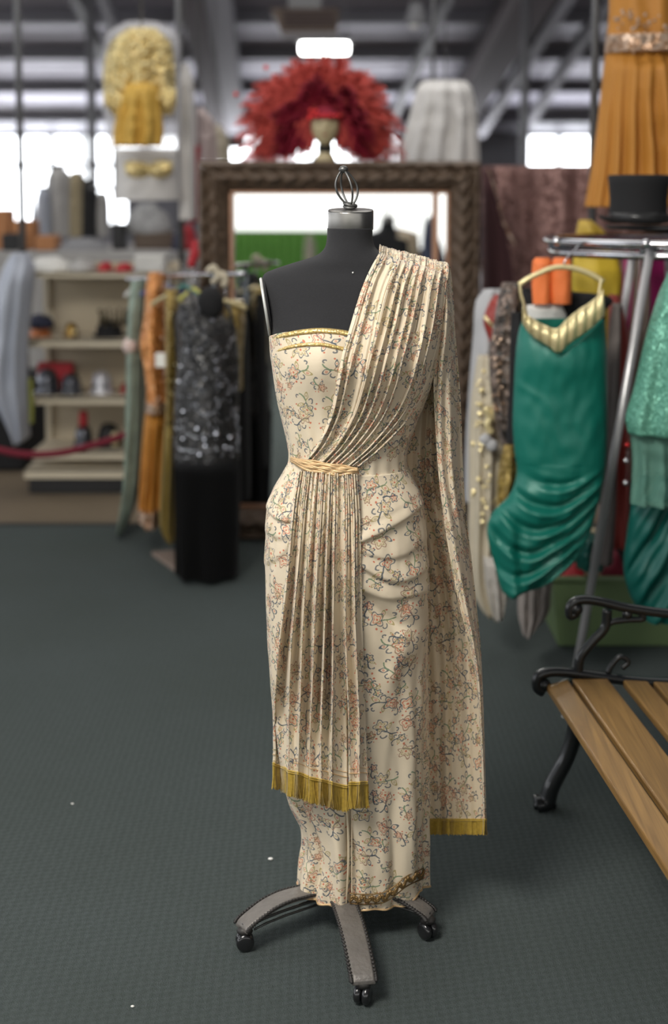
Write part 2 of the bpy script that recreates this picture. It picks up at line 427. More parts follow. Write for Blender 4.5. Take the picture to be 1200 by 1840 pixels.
M['redgem'] = mat('red_rhinestone', (0.75, 0.05, 0.05), 0.1, .8)
M['skin'] = mat('mannequin_cream', (0.48, 0.40, 0.24), 0.5)
M['magenta'] = mat('magenta_cloth', (0.42, 0.004, 0.14), 0.55)
M['yellow'] = mat('yellow_cloth', (0.60, 0.42, 0.03), 0.6)
M['orangev'] = mat('bright_orange_quilt', (0.80, 0.19, 0.045), 0.6)
M['taupe'] = mat('taupe_cloth', (0.20, 0.15, 0.12), 0.7)
M['binsage'] = mat('sage_plastic', (0.13, 0.19, 0.085), 0.4, alpha=.95, var=.1, vs=5)
M['navy'] = mat('navy_cloth', (0.03, 0.035, 0.07), 0.7)
M['blue'] = mat('blue_plastic', (0.02, 0.04, 0.22), 0.4)
M['limehang'] = mat('lime_plastic', (0.48, 0.46, 0.10), 0.4)
M['tealhang'] = mat('teal_plastic', (0.03, 0.20, 0.18), 0.4)
M['copper'] = mat('copper_cloth', (0.50, 0.17, 0.06), 0.45, 0.4)
M['brass'] = mat('old_brass', (0.32, 0.20, 0.06), 0.35, 0.9)
M['denim'] = mat('pale_blue_satin', (0.40, 0.43, 0.50), 0.4, var=.15, vs=6)
M['grey'] = mat('grey_cloth', (0.22, 0.22, 0.23), 0.8)
M['greycloth2'] = mat('stone_grey_cloth', (0.36, 0.35, 0.34), 0.8, var=.1, vs=6)
M['tan'] = mat('tan_cloth', (0.36, 0.30, 0.19), 0.8)
M['box'] = mat('orange_cardboard', (0.42, 0.19, 0.08), 0.8)
M['brown'] = mat('brown_vinyl', (0.085, 0.055, 0.035), 0.5)
M['pipe'] = mat('galvanised_pipe', (0.16, 0.16, 0.165), 0.5, .6)
M['tag'] = mat('white_card', (0.85, 0.84, 0.80), 0.6)
M['curtain'] = mat('lime_green_curtain', (0.26, 0.58, 0.12), 0.8)
M['steelbeam'] = mat('oxide_red_steel', (0.035, 0.016, 0.018), 0.7)
M['greybeam'] = mat('lavender_grey_steel', (0.20, 0.195, 0.22), 0.6)
M['concrete'] = mat('brown_worn_floor', (0.15, 0.115, 0.075), 0.6, var=.3, vs=2)
M['wallp'] = mat('grey_wall_paint', (0.25, 0.25, 0.27), 0.8, var=.1, vs=1)
M['ceil'] = corrug_mat('corrugated_roof', (0.50, 0.49, 0.56), 1, 9)
M['carpet'] = carpet_mat()
M['winglow_back'] = emis('daylit_pane_rear', (1.0, 0.99, 0.96), WIN_BACK)
M['winglow_far'] = emis('daylit_pane_far', (0.93, 0.96, 1.0), WIN_FAR)
M['winglow_side'] = emis('daylit_pane_side', (0.95, 0.97, 1.0), WIN_SIDE)
M['tubeglow'] = emis('fluorescent_tube', (1, 1, 0.97), LAMP)
M['blueglow'] = emis('blue_bulb', (0.12, 0.2, 1.0), 4)

# ------------------------------------------------------------------ room
YF, ZE, SL = 36.0, 3.07, 0.09         # far wall, eaves height, roof slope
def roofz(y): return ZE + (YF - y) * SL
XW, YB = 13.0, -7.0
b = MB(); b.grid([[(-XW, YB, 0), (XW, YB, 0)], [(-XW, 6.47, 0), (XW, 6.47, 0)]]); struct(b.build('floor', M['carpet'], smooth=False))
b = MB(); b.grid([[(-XW, 6.47, -0.004), (XW, 6.47, -0.004)], [(-XW, YF, -0.004), (XW, YF, -0.004)]]); struct(b.build('floor_bare', M['concrete'], smooth=False))
b = MB(); b.box((-XW, 6.45, -0.003), (XW, 6.49, 0.004)); struct(b.build('trim_1', M['castdark'], smooth=False))
b = MB(); b.grid([[(-XW, YB, roofz(YB)), (XW, YB, roofz(YB))], [(-XW, YF, ZE), (XW, YF, ZE)]], flip=True); struct(b.build('ceiling', M['ceil'], smooth=False))
def wall(name, lo, hi, m=M['wallp']): b = MB(); b.box(lo, hi); return struct(b.build(name, m, smooth=False))
# far wall: clerestory strip, window reaches lower at the left
zt = P(600, 246, YF).z; zs = P(600, 299, YF).z; zl = P(600, 400, YF).z
XLW = P(225, 300, YF).x
wall('wall_far', (XLW, YF, 0), (XW, YF + .2, zs)); wall('wall_far_left', (-XW, YF, 0), (XLW, YF + .2, zl)); wall('wall_far_header', (-XW, YF, zt), (XW, YF + .2, ZE + .1))
b = MB(); b.box((-XW, YF + .1, zl), (XLW, YF + .12, zt)); struct(b.build('window_1', M['winglow_far'], smooth=False))
b = MB(); b.box((XLW, YF + .1, zs), (P(712, 300, YF).x, YF + .12, zt)); struct(b.build('window_2', M['winglow_far'], smooth=False))
b = MB(); b.box((P(948, 300, YF).x, YF + .1, zs), (P(1062, 300, YF).x, YF + .12, zt)); struct(b.build('window_3', M['winglow_far'], smooth=False))
wall('wall_far_infill', (P(712, 300, YF).x, YF + .02, zs), (P(948, 300, YF).x, YF + .15, zt)); wall('wall_far_corner', (P(1062, 300, YF).x, YF + .02, zs), (XW, YF + .15, zt))
k = 2
for px in (35, 92, 150, 205, 262, 330, 470, 560, 640, 1004):
    x = P(px, 300, YF).x; b = MB(); b.box((x - .06, YF - .03, zl if px < 220 else zs), (x + .06, YF + .1, zt)); struct(b.build('trim_%d' % k, M['castdark'], smooth=False)); k += 1
b = MB(); zz = P(0, 297, YF).z; b.box((-XW, YF - .03, zz - .06), (XLW, YF + .1, zz + .06)); struct(b.build('trim_%d' % k, M['castdark'], smooth=False)); k += 1
# side and rear walls
ZR = roofz(YB)
wall('wall_right', (XW, YB, 0), (XW + .2, YF, ZR)); 
wall('wall_left', (-XW - .2, YB, 0), (-XW, YF, 1.2)); wall('wall_left_header', (-XW - .2, YB, 3.0), (-XW, YF, ZR))
b = MB(); b.box((-XW - .12, YB, 1.2), (-XW - .1, YF, 3.0)); struct(b.build('window_4', M['winglow_side'], smooth=False))
wall('wall_rear', (-XW, YB - .2, 0), (XW, YB, 0.95)); wall('wall_rear_header', (-XW, YB - .2, 3.9), (XW, YB, ZR))
b = MB(); b.box((-XW, YB - .12, .95), (XW, YB - .1, 3.9)); struct(b.build('window_5', M['winglow_back'], smooth=False))
# purlins and rafters
for y in (15.0, 17.2, 19.5, 22.0, 25.0, 28.5, 32.5):
    b = MB(); z = roofz(y); b.box((-XW, y - .06, z - .22), (XW, y + .06, z - .01)); struct(b.build('trim_%d' % k, M['greybeam'], smooth=False)); k += 1
def rafter(pa, ya, pb, yb, wd, ht, m, drop=.25):
    global k
    a = Vector((P(pa, 0, ya).x, ya, roofz(ya) - drop)); c = Vector((P(pb, 0, yb).x, yb, roofz(yb) - drop))
    b = MB()
    for s in (-1, 1): pass
    pts = []
    for q in (a, c):
        pts.append([q + Vector((-wd/2, 0, -ht/2)), q + Vector((wd/2, 0, -ht/2)), q + Vector((wd/2, 0, ht/2)), q + Vector((-wd/2, 0, ht/2))])
    b.grid(pts, closed=True); b.cap([0, 1, 2, 3]); b.cap([7, 6, 5, 4]); struct(b.build('trim_%d' % k, m, smooth=False)); k += 1
rafter(325, 16, 398, 34, .34, .45, M['steelbeam'], .45)
rafter(372, 16, 425, 34, .42, .3, M['greybeam'], .5)
rafter(1018, 16, 800, 34, .5, .5, M['steelbeam'], .45)
rafter(1075, 16, 850, 34, .16, .2, M['greybeam'], .6)
rafter(1165, 16, 930, 34, .14, .2, M['greybeam'], .5)
rafter(90, 16, 250, 34, .12, .2, M['castdark'], .5)
rafter(150, 16, 270, 34, .12, .2, M['greybeam'], .5)
rafter(860, 16, 690, 34, .12, .2, M['castdark'], .4)

# ceiling things
lp = P(583, 85, 17)
t = thing('ceiling_light', 'long bright fluorescent ceiling light above the red feather headdress', 'light', lp)
b = MB(); b.box(lp + Vector((-.28, -.07, -.07)), lp + Vector((.28, .07, .05))); b.build('diffuser', M['tubeglow'], t, bevel=.02)
b = MB(); b.box(lp + Vector((-.32, -.09, .05)), lp + Vector((.32, .09, .12))); b.build('housing', M['pipe'], t, smooth=False)
b = MB()
for sx in (-.25, .25): b.tube([lp + Vector((sx, 0, .1)), (lp.x + sx, lp.y, roofz(lp.y))], .008)
b.build('suspension', M['pipe'], t)
hp = P(548, 42, 12.5)
t = thing('unit_heater', 'dark brown box heater hanging under the roof above the headdress', 'heater', hp)
b = MB(); b.prism([(hp.x - .29, hp.z + .1), (hp.x + .29, hp.z + .1), (hp.x + .28, hp.z - .1), (hp.x - .2, hp.z - .1)], 'y', hp.y - .25, hp.y + .25); b.build('casing', M['brown'], t, smooth=False, bevel=.01)
b = MB(); b.box(hp + Vector((-.14, -.14, .1)), (hp.x + .14, hp.y + .14, roofz(hp.y) - .05)); b.build('duct', M['pipe'], t, smooth=False)
b = MB()
for i in range(5): b.box(hp + Vector((-.19 + i*.004, -.265, .06 - i*.03)), hp + Vector((.26, -.25, .075 - i*.03)))
b.build('louvre', M['steelbeam'], t, smooth=False)
hp = P(748, 32, 12)
t = thing('ceiling_spotlight', 'small grey spotlight under the roof right of the headdress', 'light', hp)
b = MB(); b.lathe([(.05, .12), (.07, .05), (.10, -.06), (.095, -.06)], hp, 20); b.build('shade', M['grey'], t)
b = MB(); b.tube([hp + Vector((0, 0, .12)), (hp.x, hp.y, roofz(hp.y))], .012); b.build('stem', M['pipe'], t)
b = MB(); b.ball(hp + Vector((-.02, -.02, -.06)), .04, 8); b.build('bulb', M['tag'], t)
def pole(px, Y, z0, z1, label, r=.02):
    x = P(px, 100, Y).x; b = MB(); b.tube([(x, Y, z0), (x, Y, z1)], r, 10)
    return tag(b.build('rack_pole', M['pipe'], origin=(x, Y, z0)), label, 'pole')
pole(33, 7.95, 0, roofz(8) - .03, 'thin dark steel pole at the far left in front of the bright window')
pole(322, 7.95, 0, roofz(8) - .03, 'grey steel pole just right of the gold sequin costume')
pole(163, 15, 0, roofz(15) - .03, 'dark steel column left of the gold sequin costume, far back', .05)
pole(944, 15, 0, roofz(15) - .03, 'dark steel column right of the white gown, far back', .05)
pole(1069, 5.6, 0, roofz(5.6) - .03, 'thin grey pole running up beside the long orange gown', .016)
pole(778, 8.6, 0, roofz(8.6) - .03, 'thin grey pole in front of the white gown above the mirror', .012)

# ------------------------------------------------------------------ the big mirror
MY = 6.21; MC = P(609, 350, MY); MYAW, MTILT = R(2.8), R(-1.0)
xl, xr = P(357, 400, MY).x, P(862, 400, MY).x; ztop = P(600, 290, MY).z
mw = xr - xl; mx0 = (xl + xr) / 2
mt = thing('floor_mirror', 'huge standing mirror in a carved dark walnut frame behind the dress form', 'mirror', (mx0, MY, 0))
MMAT = Matrix.Translation((mx0, MY, 0)) @ Matrix.Rotation(-MYAW, 4, 'Z') @ Matrix.Rotation(-MTILT * 0 , 4, 'X')
def Lm(x, y, z): return MMAT @ Vector((x, y, z))
fw = .135; ft = P(600, 290, MY).z - P(600, 343, MY).z
hw = mw / 2
b = MB()
prof = [(0, .03), (.0, -.035), (.06, -.07), (.16, -.085), (.30, -.06), (.42, -.075), (.58, -.095), (.74, -.07), (.86, -.05), (.95, -.035), (1.0, .0), (1.0, .03)]
prof = curve(prof, 40)
corners = [((-hw, 0.0), (-hw + fw, fw)), ((-hw, ztop), (-hw + fw, ztop - ft)), ((hw, ztop), (hw - fw, ztop - ft)), ((hw, 0.0), (hw - fw, fw))]
for ci in range(4):
    (o1, i1), (o2, i2) = corners[ci], corners[(ci + 1) % 4]
    L_ = math.hypot(o2[0]-o1[0], o2[1]-o1[1]); n = int(L_ / .008); rows = []
    for k_ in range(n + 1):
        tt = k_ / n; row = []
        ph = tt * L_
        for (q, d) in prof:
            x = lerp(lerp(o1[0], o2[0], tt), lerp(i1[0], i2[0], tt), q); z = lerp(lerp(o1[1], o2[1], tt), lerp(i1[1], i2[1], tt), q)
            car = 0
            if .05 < q < .95:
                car = .010 * math.sin(ph * 75 + 3.0 * math.sin(q * 9)) * math.sin(q * PI) + .008 * fn(x * 40, z * 40, q * 4)
            row.append(Lm(x, d - car, z))
        rows.append(row)
    b.grid(rows)
b.build('frame', M['mirrorframe'], mt)
b = MB()
lw_ = .012
xi, zi0, zi1 = hw - fw, fw, ztop - ft
for (a, c) in (((-xi, zi0), (-xi + lw_, zi1)), ((xi - lw_, zi0), (xi, zi1)), ((-xi, zi1 - lw_), (xi, zi1)), ((-xi, zi0), (xi, zi0 + lw_)),
               ((xi - .072, zi0), (xi - .048, zi1))):  # last strip stands in for a reflection in the bevelled glass edge
    p0 = len(b.v); b.box((a[0], -.02, a[1]), (c[0], .012, c[1]), MMAT)
b.build('liner', M['copperliner'], mt, smooth=False)
b = MB(); b.grid([[Lm(-xi, .012 + math.tan(R(1.0)) * (zi0 - .9), zi0), Lm(xi, .012 + math.tan(R(1.0)) * (zi0 - .9), zi0)], [Lm(-xi, .012 + math.tan(R(1.0)) * (zi1 - .9), zi1), Lm(xi, .012 + math.tan(R(1.0)) * (zi1 - .9), zi1)]])
g = b.build('glass', M['mirror'], mt, smooth=False)
b = MB(); b.box((-hw + .02, .035, .03), (hw - .02, .05, ztop - .03), MMAT); b.build('backboard', M['brown'], mt, smooth=False)
# a prop that stands it up from behind
b = MB()
for s in (-.35, .35): b.tube([Lm(s, .05, 1.3), Lm(s, .45, 0)], .02)
b.build('back_stay', M['brown'], mt)
# the mirror plane turns a seen (virtual) place into the real one behind the camera
n_ = (Lm(0, -1, 0) - Lm(0, 0, 0)).normalized(); n_ = (n_ + Vector((0, 0, math.tan(R(1.0))))).normalized(); c_ = Lm(0, .012, .9)
def VR(px, py, Yv):
    p = P(px, py, Yv); return p - n_ * 2 * (p - c_).dot(n_)

# ------------------------------------------------------------------ dress form body
YC = 2.87
ROWS = [  # row, left, right, half depth
 (412, 588, 669, .047), (430, 587, 670, .048), (447, 582, 677, .052), (460, 566, 698, .056), (472, 528, 742, .060), (482, 497, 776, .062), (491, 476, 795, .066),
 (505, 471, 801, .075), (540, 473, 799, .090), (570, 479, 795, .102), (600, 487, 789, .113), (640, 490, 783, .118), (680, 496, 774, .114),
 (720, 503, 760, .105), (760, 512, 744, .097), (800, 521, 730, .092), (825, 523, 727, .091), (850, 511, 735, .095), (880, 494, 748, .104),
 (910, 484, 757, .112), (960, 481, 762, .120), (1050, 481, 764, .122), (1150, 485, 764, .118), (1250, 493, 764, .113), (1350, 503, 763, .108),
 (1430, 522, 762, .105), (1480, 545, 761, .102), (1520, 551, 761, .100), (1560, 545, 761, .098), (1600, 542, 761, .097), (1640, 544, 761, .096)]
BT = []
for r_, l, rr, d in ROWS:
    a = P(l, r_, YC); c = P(rr, r_, YC); BT.append((-a.z, (a.x + c.x) / 2, (c.x - a.x) / 2, d))
def body(z): return interp(BT, -z)
EXPN = 2.3
def bust(x, z, cx):
    z0 = P(0, 640, YC).z; e = 0
    for s in (-1, 1): e += math.exp(-(((x - cx) - s * .075) / .055) ** 2 - ((z - z0) / .065) ** 2)
    return .022 * e
def ringpt(phi, z, off=0.0):
    cx, a, d = body(z); s, c = math.sin(phi), math.cos(phi)
    k_ = (abs(s) ** EXPN + abs(c) ** EXPN) ** (-1 / EXPN)
    x = cx + (a + off) * s * k_; y = YC - (d + off) * c * k_
    if c > 0: y -= bust(x, z, cx)
    return Vector((x, y, z))
def F(px, row, off=0.0):
    Y = YC
    for _ in range(6):
        p = P(px, row, Y); cx, a, d = body(p.z); s = min(1, abs((p.x - cx) / (a + 1e-9)))
        Y = YC - (d) * (1 - s ** EXPN) ** (1 / EXPN) - off - bust(p.x, p.z, cx)
    return P(px, row, Y)
ZW = P(0, 838, YC).z

form = thing('dress_form', 'black headless dress form on a grey four-legged wheeled stand, wearing the floral gown', 'mannequin', (G(612, 1712).x, YC, 0))
b = MB(); rows = []
zt_, zb_ = P(0, 410, YC).z, P(0, 1000, YC).z
for i in range(141):
    z = lerp(zt_, zb_, (i / 140) ** 1.1); rows.append([ringpt(2*PI*j/96, z) for j in range(96)])
q = b.grid(rows, closed=True); b.cap([q + j for j in range(96)][::-1]); b.cap([q + 140*96 + j for j in range(96)])
b.build('torso', M['jersey'], form)
# neck cap, tipped a little towards the viewer
nc = P(630, 409, YC); CT = Matrix.Rotation(R(5.5), 4, 'X')
b = MB(); rc = 40.5 / FPX * YC
b.lathe([(rc * .98, -.004), (rc, -.003), (rc * 1.005, .0), (rc * 1.005, .033), (rc * .985, .0355), (rc * .6, .0365), (.001, .037)], nc, 64, CT); b.build('neck_cap', M['steel'], form)
b = MB()
top = P(617, 306, YC); bot = P(629, 371, YC)
for k_ in range(4):
    an = R(25 + 90 * k_); pts = []
    for i in range(15):
        t_ = i / 14; rr = .021 * math.sin(PI * min(1, t_ * 1.02)) ** .8 + .003
        c = top.lerp(bot, t_); pts.append(c + Vector((rr * math.cos(an), rr * math.sin(an), 0)))
    b.tube(pts, .0022, 6)
for k_ in range(2):
    pts = [bot + Vector((.012 * math.cos(a_ * PI / 6 + k_), .012 * math.sin(a_ * PI / 6 + k_), .004 * k_ + .003 * math.sin(a_ * PI / 6))) for a_ in range(12)]
    b.tube(pts, .003, 6, closed=True)
b.tube([bot + Vector((0, 0, .004)), P(629, 380, YC)], .004, 8)
cage = b.build('wire_cage_hook', M['wire'], form)
b = MB(); b.ball(top + Vector((0, 0, .002)), .0095, 10, (1, 1, .8)); b.build('finial', M['wire'], cage)
# arm plate on the left side
ac = P(481, 551, YC) + Vector((-.001, -.004, 0)); AR = Matrix.Rotation(R(-9), 4, 'Y') @ Matrix.Rotation(R(-90), 4, 'Y')
b = MB(); b.lathe([(.054, -.004), (.0575, -.003), (.0575, .004), (.055, .006), (.002, .006)], ac, 48, Matrix.Rotation(R(3), 4, 'Z') @ AR, 1, .95); b.build('arm_plate', M['jersey'], form)
b = MB(); pts = [ac + (Matrix.Rotation(R(3), 4, 'Z') @ AR) @ Vector((.0575 * math.cos(2*PI*i/48), .0545 * math.sin(2*PI*i/48), .0035)) for i in range(48)]
b.tube(pts, .0032, 8, closed=True); b.build('arm_plate_rim', mat('pale_rim', (.6, .6, .57), .35, .4), form)
b = MB(); b.ball(F(634, 490, .002), .0018, 6); b.build('pin', M['tag'], form)
# stand
hubx, huby = G(606, 1712).x, YC
b = MB(); b.tube([(hubx, huby, .10), (hubx, huby, .75)], .014, 16); b.lathe([(.03, .06), (.040, .066), (.042, .082), (.03, .09), (.016, .095)], (hubx, huby, 0), 24); b.build('pole', M['castdark'], form)
HC = Vector((hubx, huby, 0))
ends = [G(440, 1706), G(652, 1803), G(768, 1686), None]
ends[3] = HC * 2 - ends[1]
for e in ends:
    d = (e - HC); d.z = 0; Rr = d.length; d.normalize(); pn = Vector((-d.y, d.x, 0))
    path = [(0.0, .072), (.25, .076), (.42, .080), (.58, .082), (.74, .078), (.88, .068), (1.0, .056), (1.035, .047)]
    path = curve(path, 30); rows = []
    for (q, z) in path:
        c = HC + d * (q * Rr) + Vector((0, 0, z)); wd = .022 + .003 * math.sin(q * 3)
        rows.append([c - pn * wd + Vector((0, 0, -.004)), c - pn * wd, c - pn * wd * .8 + Vector((0, 0, .004)), c + pn * wd * .8 + Vector((0, 0, .004)), c + pn * wd, c + pn * wd + Vector((0, 0, -.004))])
    b = MB(); s0 = b.grid(rows, closed=True); b.cap(range(s0, s0 + 6)); b.cap(range(s0 + 29*6, s0 + 30*6))
    leg = b.build('leg', M['castgrey'], form, bevel=.001)
    for s in (-1, 1):
        b = MB(); n = 30
        for i in range(n):
            q, z = interp([(j, *p_) for j, p_ in enumerate(path)], 3 + 26 * i / n)
            c = HC + d * (q * Rr) + Vector((0, 0, z + .002)) + pn * s * .0242
            dd = d * .0042; b.tube([c - dd + pn * .0014 * s, c + dd - pn * .0014 * s], .0030, 5)
        b.build('beaded_edge', M['castdark'], leg)['kind'] = 'stuff'
    b = MB(); pts = [HC + d * (q * Rr) + Vector((0, 0, z)) for q, z in ((0.0, .052), (.3, .053), (.6, .054), (.8, .052), (.93, .048))]
    b.tube(pts, .0035, 6); b.build('brace_rod', M['wire'], leg); b = MB(); b.tube([p_ + pn * .01 + Vector((0, 0, -.006)) for p_ in pts], .0025, 6); b.build('brace_rod', M['wire'], leg)
    ce = HC + d * Rr
    b = MB(); b.tube([ce + Vector((0, 0, .03)), ce + Vector((0, 0, .056))], .006, 10)
    b.ball(ce + Vector((0, 0, .040)), .0165, 10, (1, .8, .6)); b.build('caster_stem', M['castdark'], leg)
    b = MB(); wa = (pn + d * .5).normalized(); Mr = wa.to_track_quat('Z', 'Y').to_matrix().to_4x4()
    for s in (-1, 1): b.lathe([(.004, -.008), (.013, -.0078), (.0175, -.005), (.0185, 0), (.0175, .005), (.013, .0072), (.004, .0078)], ce + Vector((0, 0, .0187)) + wa * .0083 * s, 24, Mr)
    b.build('caster', M['rubber'], leg)
b = MB(); pts = [P(*q, YC + .02) for q in ((640, 1645), (665, 1652), (690, 1660), (712, 1672), (718, 1680), (700, 1683), (692, 1675), (705, 1662), (722, 1655), (730, 1648), (722, 1643), (690, 1648), (660, 1648))]
pts = [(p_[0], p_[1], p_[2]) for p_ in pts]; pts = [Vector((p_[0], YC - .01 + .02 * math.sin(i * 1.3), p_[2])) for i, p_ in enumerate(pts)]
b.tube(curve([tuple(p_) for p_ in pts], 70), .0018, 6); b.build('loose_wire', M['wire'], form)

# ------------------------------------------------------------------ the gown
gown = thing('draped_gown', 'cream floral one-shouldered draped gown with mustard fringe on the dress form', 'dress', (hubx, YC, P(0, 1632, YC).z))
FL = M['floral']
SWAG = [  # polyline in photo places, height, width px, sharp side
 ([(640, 972), (665, 962), (700, 944), (735, 922), (764, 896)], .0095, 13, 1),
 ([(650, 940), (690, 920), (725, 900), (762, 870)], .004, 20, 1),
 ([(645, 1012), (680, 1034), (712, 1042), (740, 1034), (768, 1016)], .0095, 13, 1),
 ([(650, 988), (690, 1000), (730, 992), (766, 962)], .005, 14, 1),
 ([(650, 1058), (690, 1072), (725, 1070), (768, 1056)], .007, 16, 1),
 ([(652, 1076), (680, 1096), (705, 1114), (722, 1124)], -.010, 13, 0),
 ([(655, 1130), (700, 1170), (740, 1160), (768, 1130)], .005, 22, 0),
 ([(700, 1210), (720, 1150), (745, 1090), (766, 1040)], .006, 16, 0),
 ([(660, 1300), (690, 1240), (730, 1170), (764, 1110)], .004, 18, 0),
 ([(478, 905), (496, 925), (515, 934), (535, 930)], .009, 12, 1),
 ([(478, 950), (500, 962), (520, 962)], .006, 16, 1),
 ([(478, 1010), (500, 1000), (520, 980)], .005, 14, 1)]
SWAG = [(curve(p_, 14), a_, w_, s_) for p_, a_, w_, s_ in SWAG]
def dseg(px, py, poly):
    best = 1e9; sgn = 0
    for (ax, ay), (bx, by) in zip(poly, poly[1:]):
        vx, vy = bx - ax, by - ay; L2 = vx*vx + vy*vy; t = max(0, min(1, ((px-ax)*vx + (py-ay)*vy) / L2))
        dx, dy = px - ax - vx*t, py - ay - vy*t; dd = math.hypot(dx, dy)
        if dd < best: best = dd; sgn = 1 if dy > 0 else -1
    return best, sgn
def swag(px, py):
    e = 0
    for poly, amp, wd, sharp in SWAG:
        if abs(px - poly[0][0]) > 200 or py < min(q[1] for q in poly) - 50 or py > max(q[1] for q in poly) + 50: continue
        dd, sg = dseg(px, py, poly)
        ww = wd * (.35 if (sharp and sg > 0) else 1.5 if sharp else 1)
        if dd < 3 * ww: e += amp * math.exp(-(dd / ww) ** 2)
    return e
# skirt
HEM = [(-180, 1600), (-110, 1598), (-85, 1592), (-60, 1612), (-40, 1624), (-15, 1632), (-8, 1640), (0, 1634), (20, 1634), (35, 1630), (50, 1613), (65, 1600), (85, 1592), (110, 1594), (180, 1600)]
nphi, nz_ = 420, 330
rows, uvs = [], []
phs = [(-180 + 360 * j / nphi) for j in range(nphi + 1)]
def hemz(pd):
    row = interp(HEM, pd)[0]; z = P(600, row, YC).z
    for _ in range(3):
        p = ringpt(R(pd), z, .004); z = P(600, row, p.y).z if abs(pd) < 100 else P(600, row, YC).z
    return z
hz = [hemz(pd) for pd in phs]
for i in range(nz_ + 1):
    v_ = i / nz_; r1, r2 = [], []
    for j, pd in enumerate(phs):
        ph = R(pd); z = lerp(ZW, hz[j], v_)
        off = .0035
        lowf = sst(.30, 1.0, v_)
        off += lowf * (.006 * math.sin(ph * 9 + 2 * fn(z * 2, ph)) + .004 * math.sin(ph * 17 + 1.3 + 3 * fn(z * 3, ph * 2)))
        off += .002 * fn(ph * 8, z * 14) * sst(0, .1, v_)
        p = ringpt(ph, z, off)
        if abs(pd) < 110:
            px_, py_ = proj(p)
            e = swag(px_, py_)
            # gathered lower left, where the under skirt wraps over itself
            if py_ > 1400:
                g_ = sst(1400, 1500, py_)
                e += g_ * .012 * math.exp(-((px_ - lerp(615, 560, 0)) / 14.0) ** 2) * (1 if px_ < 622 else .2)
                e -= g_ * .012 * math.exp(-((px_ - 628) / 4.0) ** 2)
                e += g_ * .008 * math.sin((px_ - (py_ - 1430) * .25) / 13.0) * sst(640, 600, px_) * .6
            nn = Vector((math.sin(ph), -math.cos(ph), 0)); p = p + nn * e * max(0.0, math.cos(ph)) ** .5
        r1.append(p); r2.append((ph * .145, z))
    rows.append(r1); uvs.append(r2)
b = MB(); b.grid(rows, uvs=uvs)
skirt = b.build('skirt', FL, gown, solid=.0015); skirt_hem = list(rows[-1])
# seam piping down the under skirt front
b = MB(); b.tube([F(622 + 4 * math.sin(q / 9.0), q_, .006) for q, q_ in enumerate(range(1440, 1632, 6))], .0028, 6)
b.tube([F(632, q_, .005) for q_ in range(1440, 1622, 6)], .0014, 6); b.build('front_seam', M['floral'] and mat('cream_piping', (.72, .60, .42), .6), skirt)
# hem braid on the right
b = MB(); braid = []
for s in (-1, 1):
    pts = []
    for i in range(220):
        px_ = lerp(628, 762, i / 219); base = interp([(628, 1622), (650, 1624), (685, 1622), (705, 1612), (730, 1592), (762, 1577)], px_)[0]
        pts.append(F(px_, base - 8 + s * 4.5 * math.sin(i * .24 + s) + 1.5 * math.sin(i * .83), .0145))
    b.tube(pts, .0026, 6)
    pts = [F(lerp(628, 762, i / 60), interp([(628, 1622), (650, 1624), (685, 1622), (705, 1612), (730, 1592), (762, 1577)], lerp(628, 762, i / 60))[0] - 8 + s * 9, .0115) for i in range(61)]
    b.tube(pts, .0013, 5)
b.build('hem_braid', M['brown_braid'], skirt)
b = MB()
hp_ = [p + Vector((0, -.001, .001)) for p in skirt_hem[::2]]
b.tube(hp_, .0026, 5); b.build('hem_edging', M['gold_cord'], skirt)

# bodice
rows, uvs = [], []
TOP = [(-180, 612), (-90, 606), (-70, 602), (-40, 594), (-10, 597), (20, 600), (50, 592), (90, 600), (180, 612)]
for i in range(151):
    v_ = i / 150; r1, r2 = [], []
    for j in range(301):
        pd = -180 + 360 * j / 300; ph = R(pd); zt2 = P(0, interp(TOP, pd)[0], YC - .1 * math.cos(ph)).z
        z = lerp(zt2, ZW - .012, v_)
        off = lerp(.004, .0012, sst(.88, .97, v_)) + .0018 * fn(ph * 7, z * 9) + .0015 * math.sin(ph * 26 + z * 10) * sst(.55, 1, v_)
        p = ringpt(ph, z, off)
        if abs(pd) < 90:
            px_, py_ = proj(p); # gathers running down into the belt
            if py_ > 640:
                ww = sst(650, 820, py_); c = lerp(560, 575, ww)
                p = p + Vector((0, -1, 0)) * (.0035 * ww * math.sin((px_ - c) / lerp(9, 3.6, ww)) * math.exp(-((px_ - 580) / 45) ** 2) + .003 * math.sin((px_ * .8 + (py_ - 640) * .2) / 9) * sst(640, 700, py_) * sst(560, 500, px_))
        r1.append(p); r2.append((ph * .15, z))
    rows.append(r1); uvs.append(r2)
b = MB(); b.grid(rows, uvs=uvs); bod = b.build('bodice', FL, gown, solid=.0015)
def strip(pa, hgt, off, mt_, name, parent, bumpy=0):
    b = MB(); g0, g1, g2 = [], [], []
    for i, (px_, py_) in enumerate(curve(pa, 90)):
        o2 = off + (.0008 * math.sin(i * 1.9) if bumpy else 0)
        g0.append(F(px_, py_ - hgt / 2, off - .001)); g1.append(F(px_, py_, o2 + .0016)); g2.append(F(px_, py_ + hgt / 2, off - .001))
    b.grid([g0, g1, g2]); return b.build(name, mt_, parent, solid=.001)
strip([(486, 610), (505, 604), (540, 597), (575, 594), (605, 596), (630, 600)], 9, .0075, M['gold_trim'], 'neckline_braid', bod, 1)
strip([(488, 636), (505, 628), (540, 620), (575, 619), (600, 623), (622, 628)], 6, .0075, M['gold_trim'], 'neckline_braid', bod, 1)

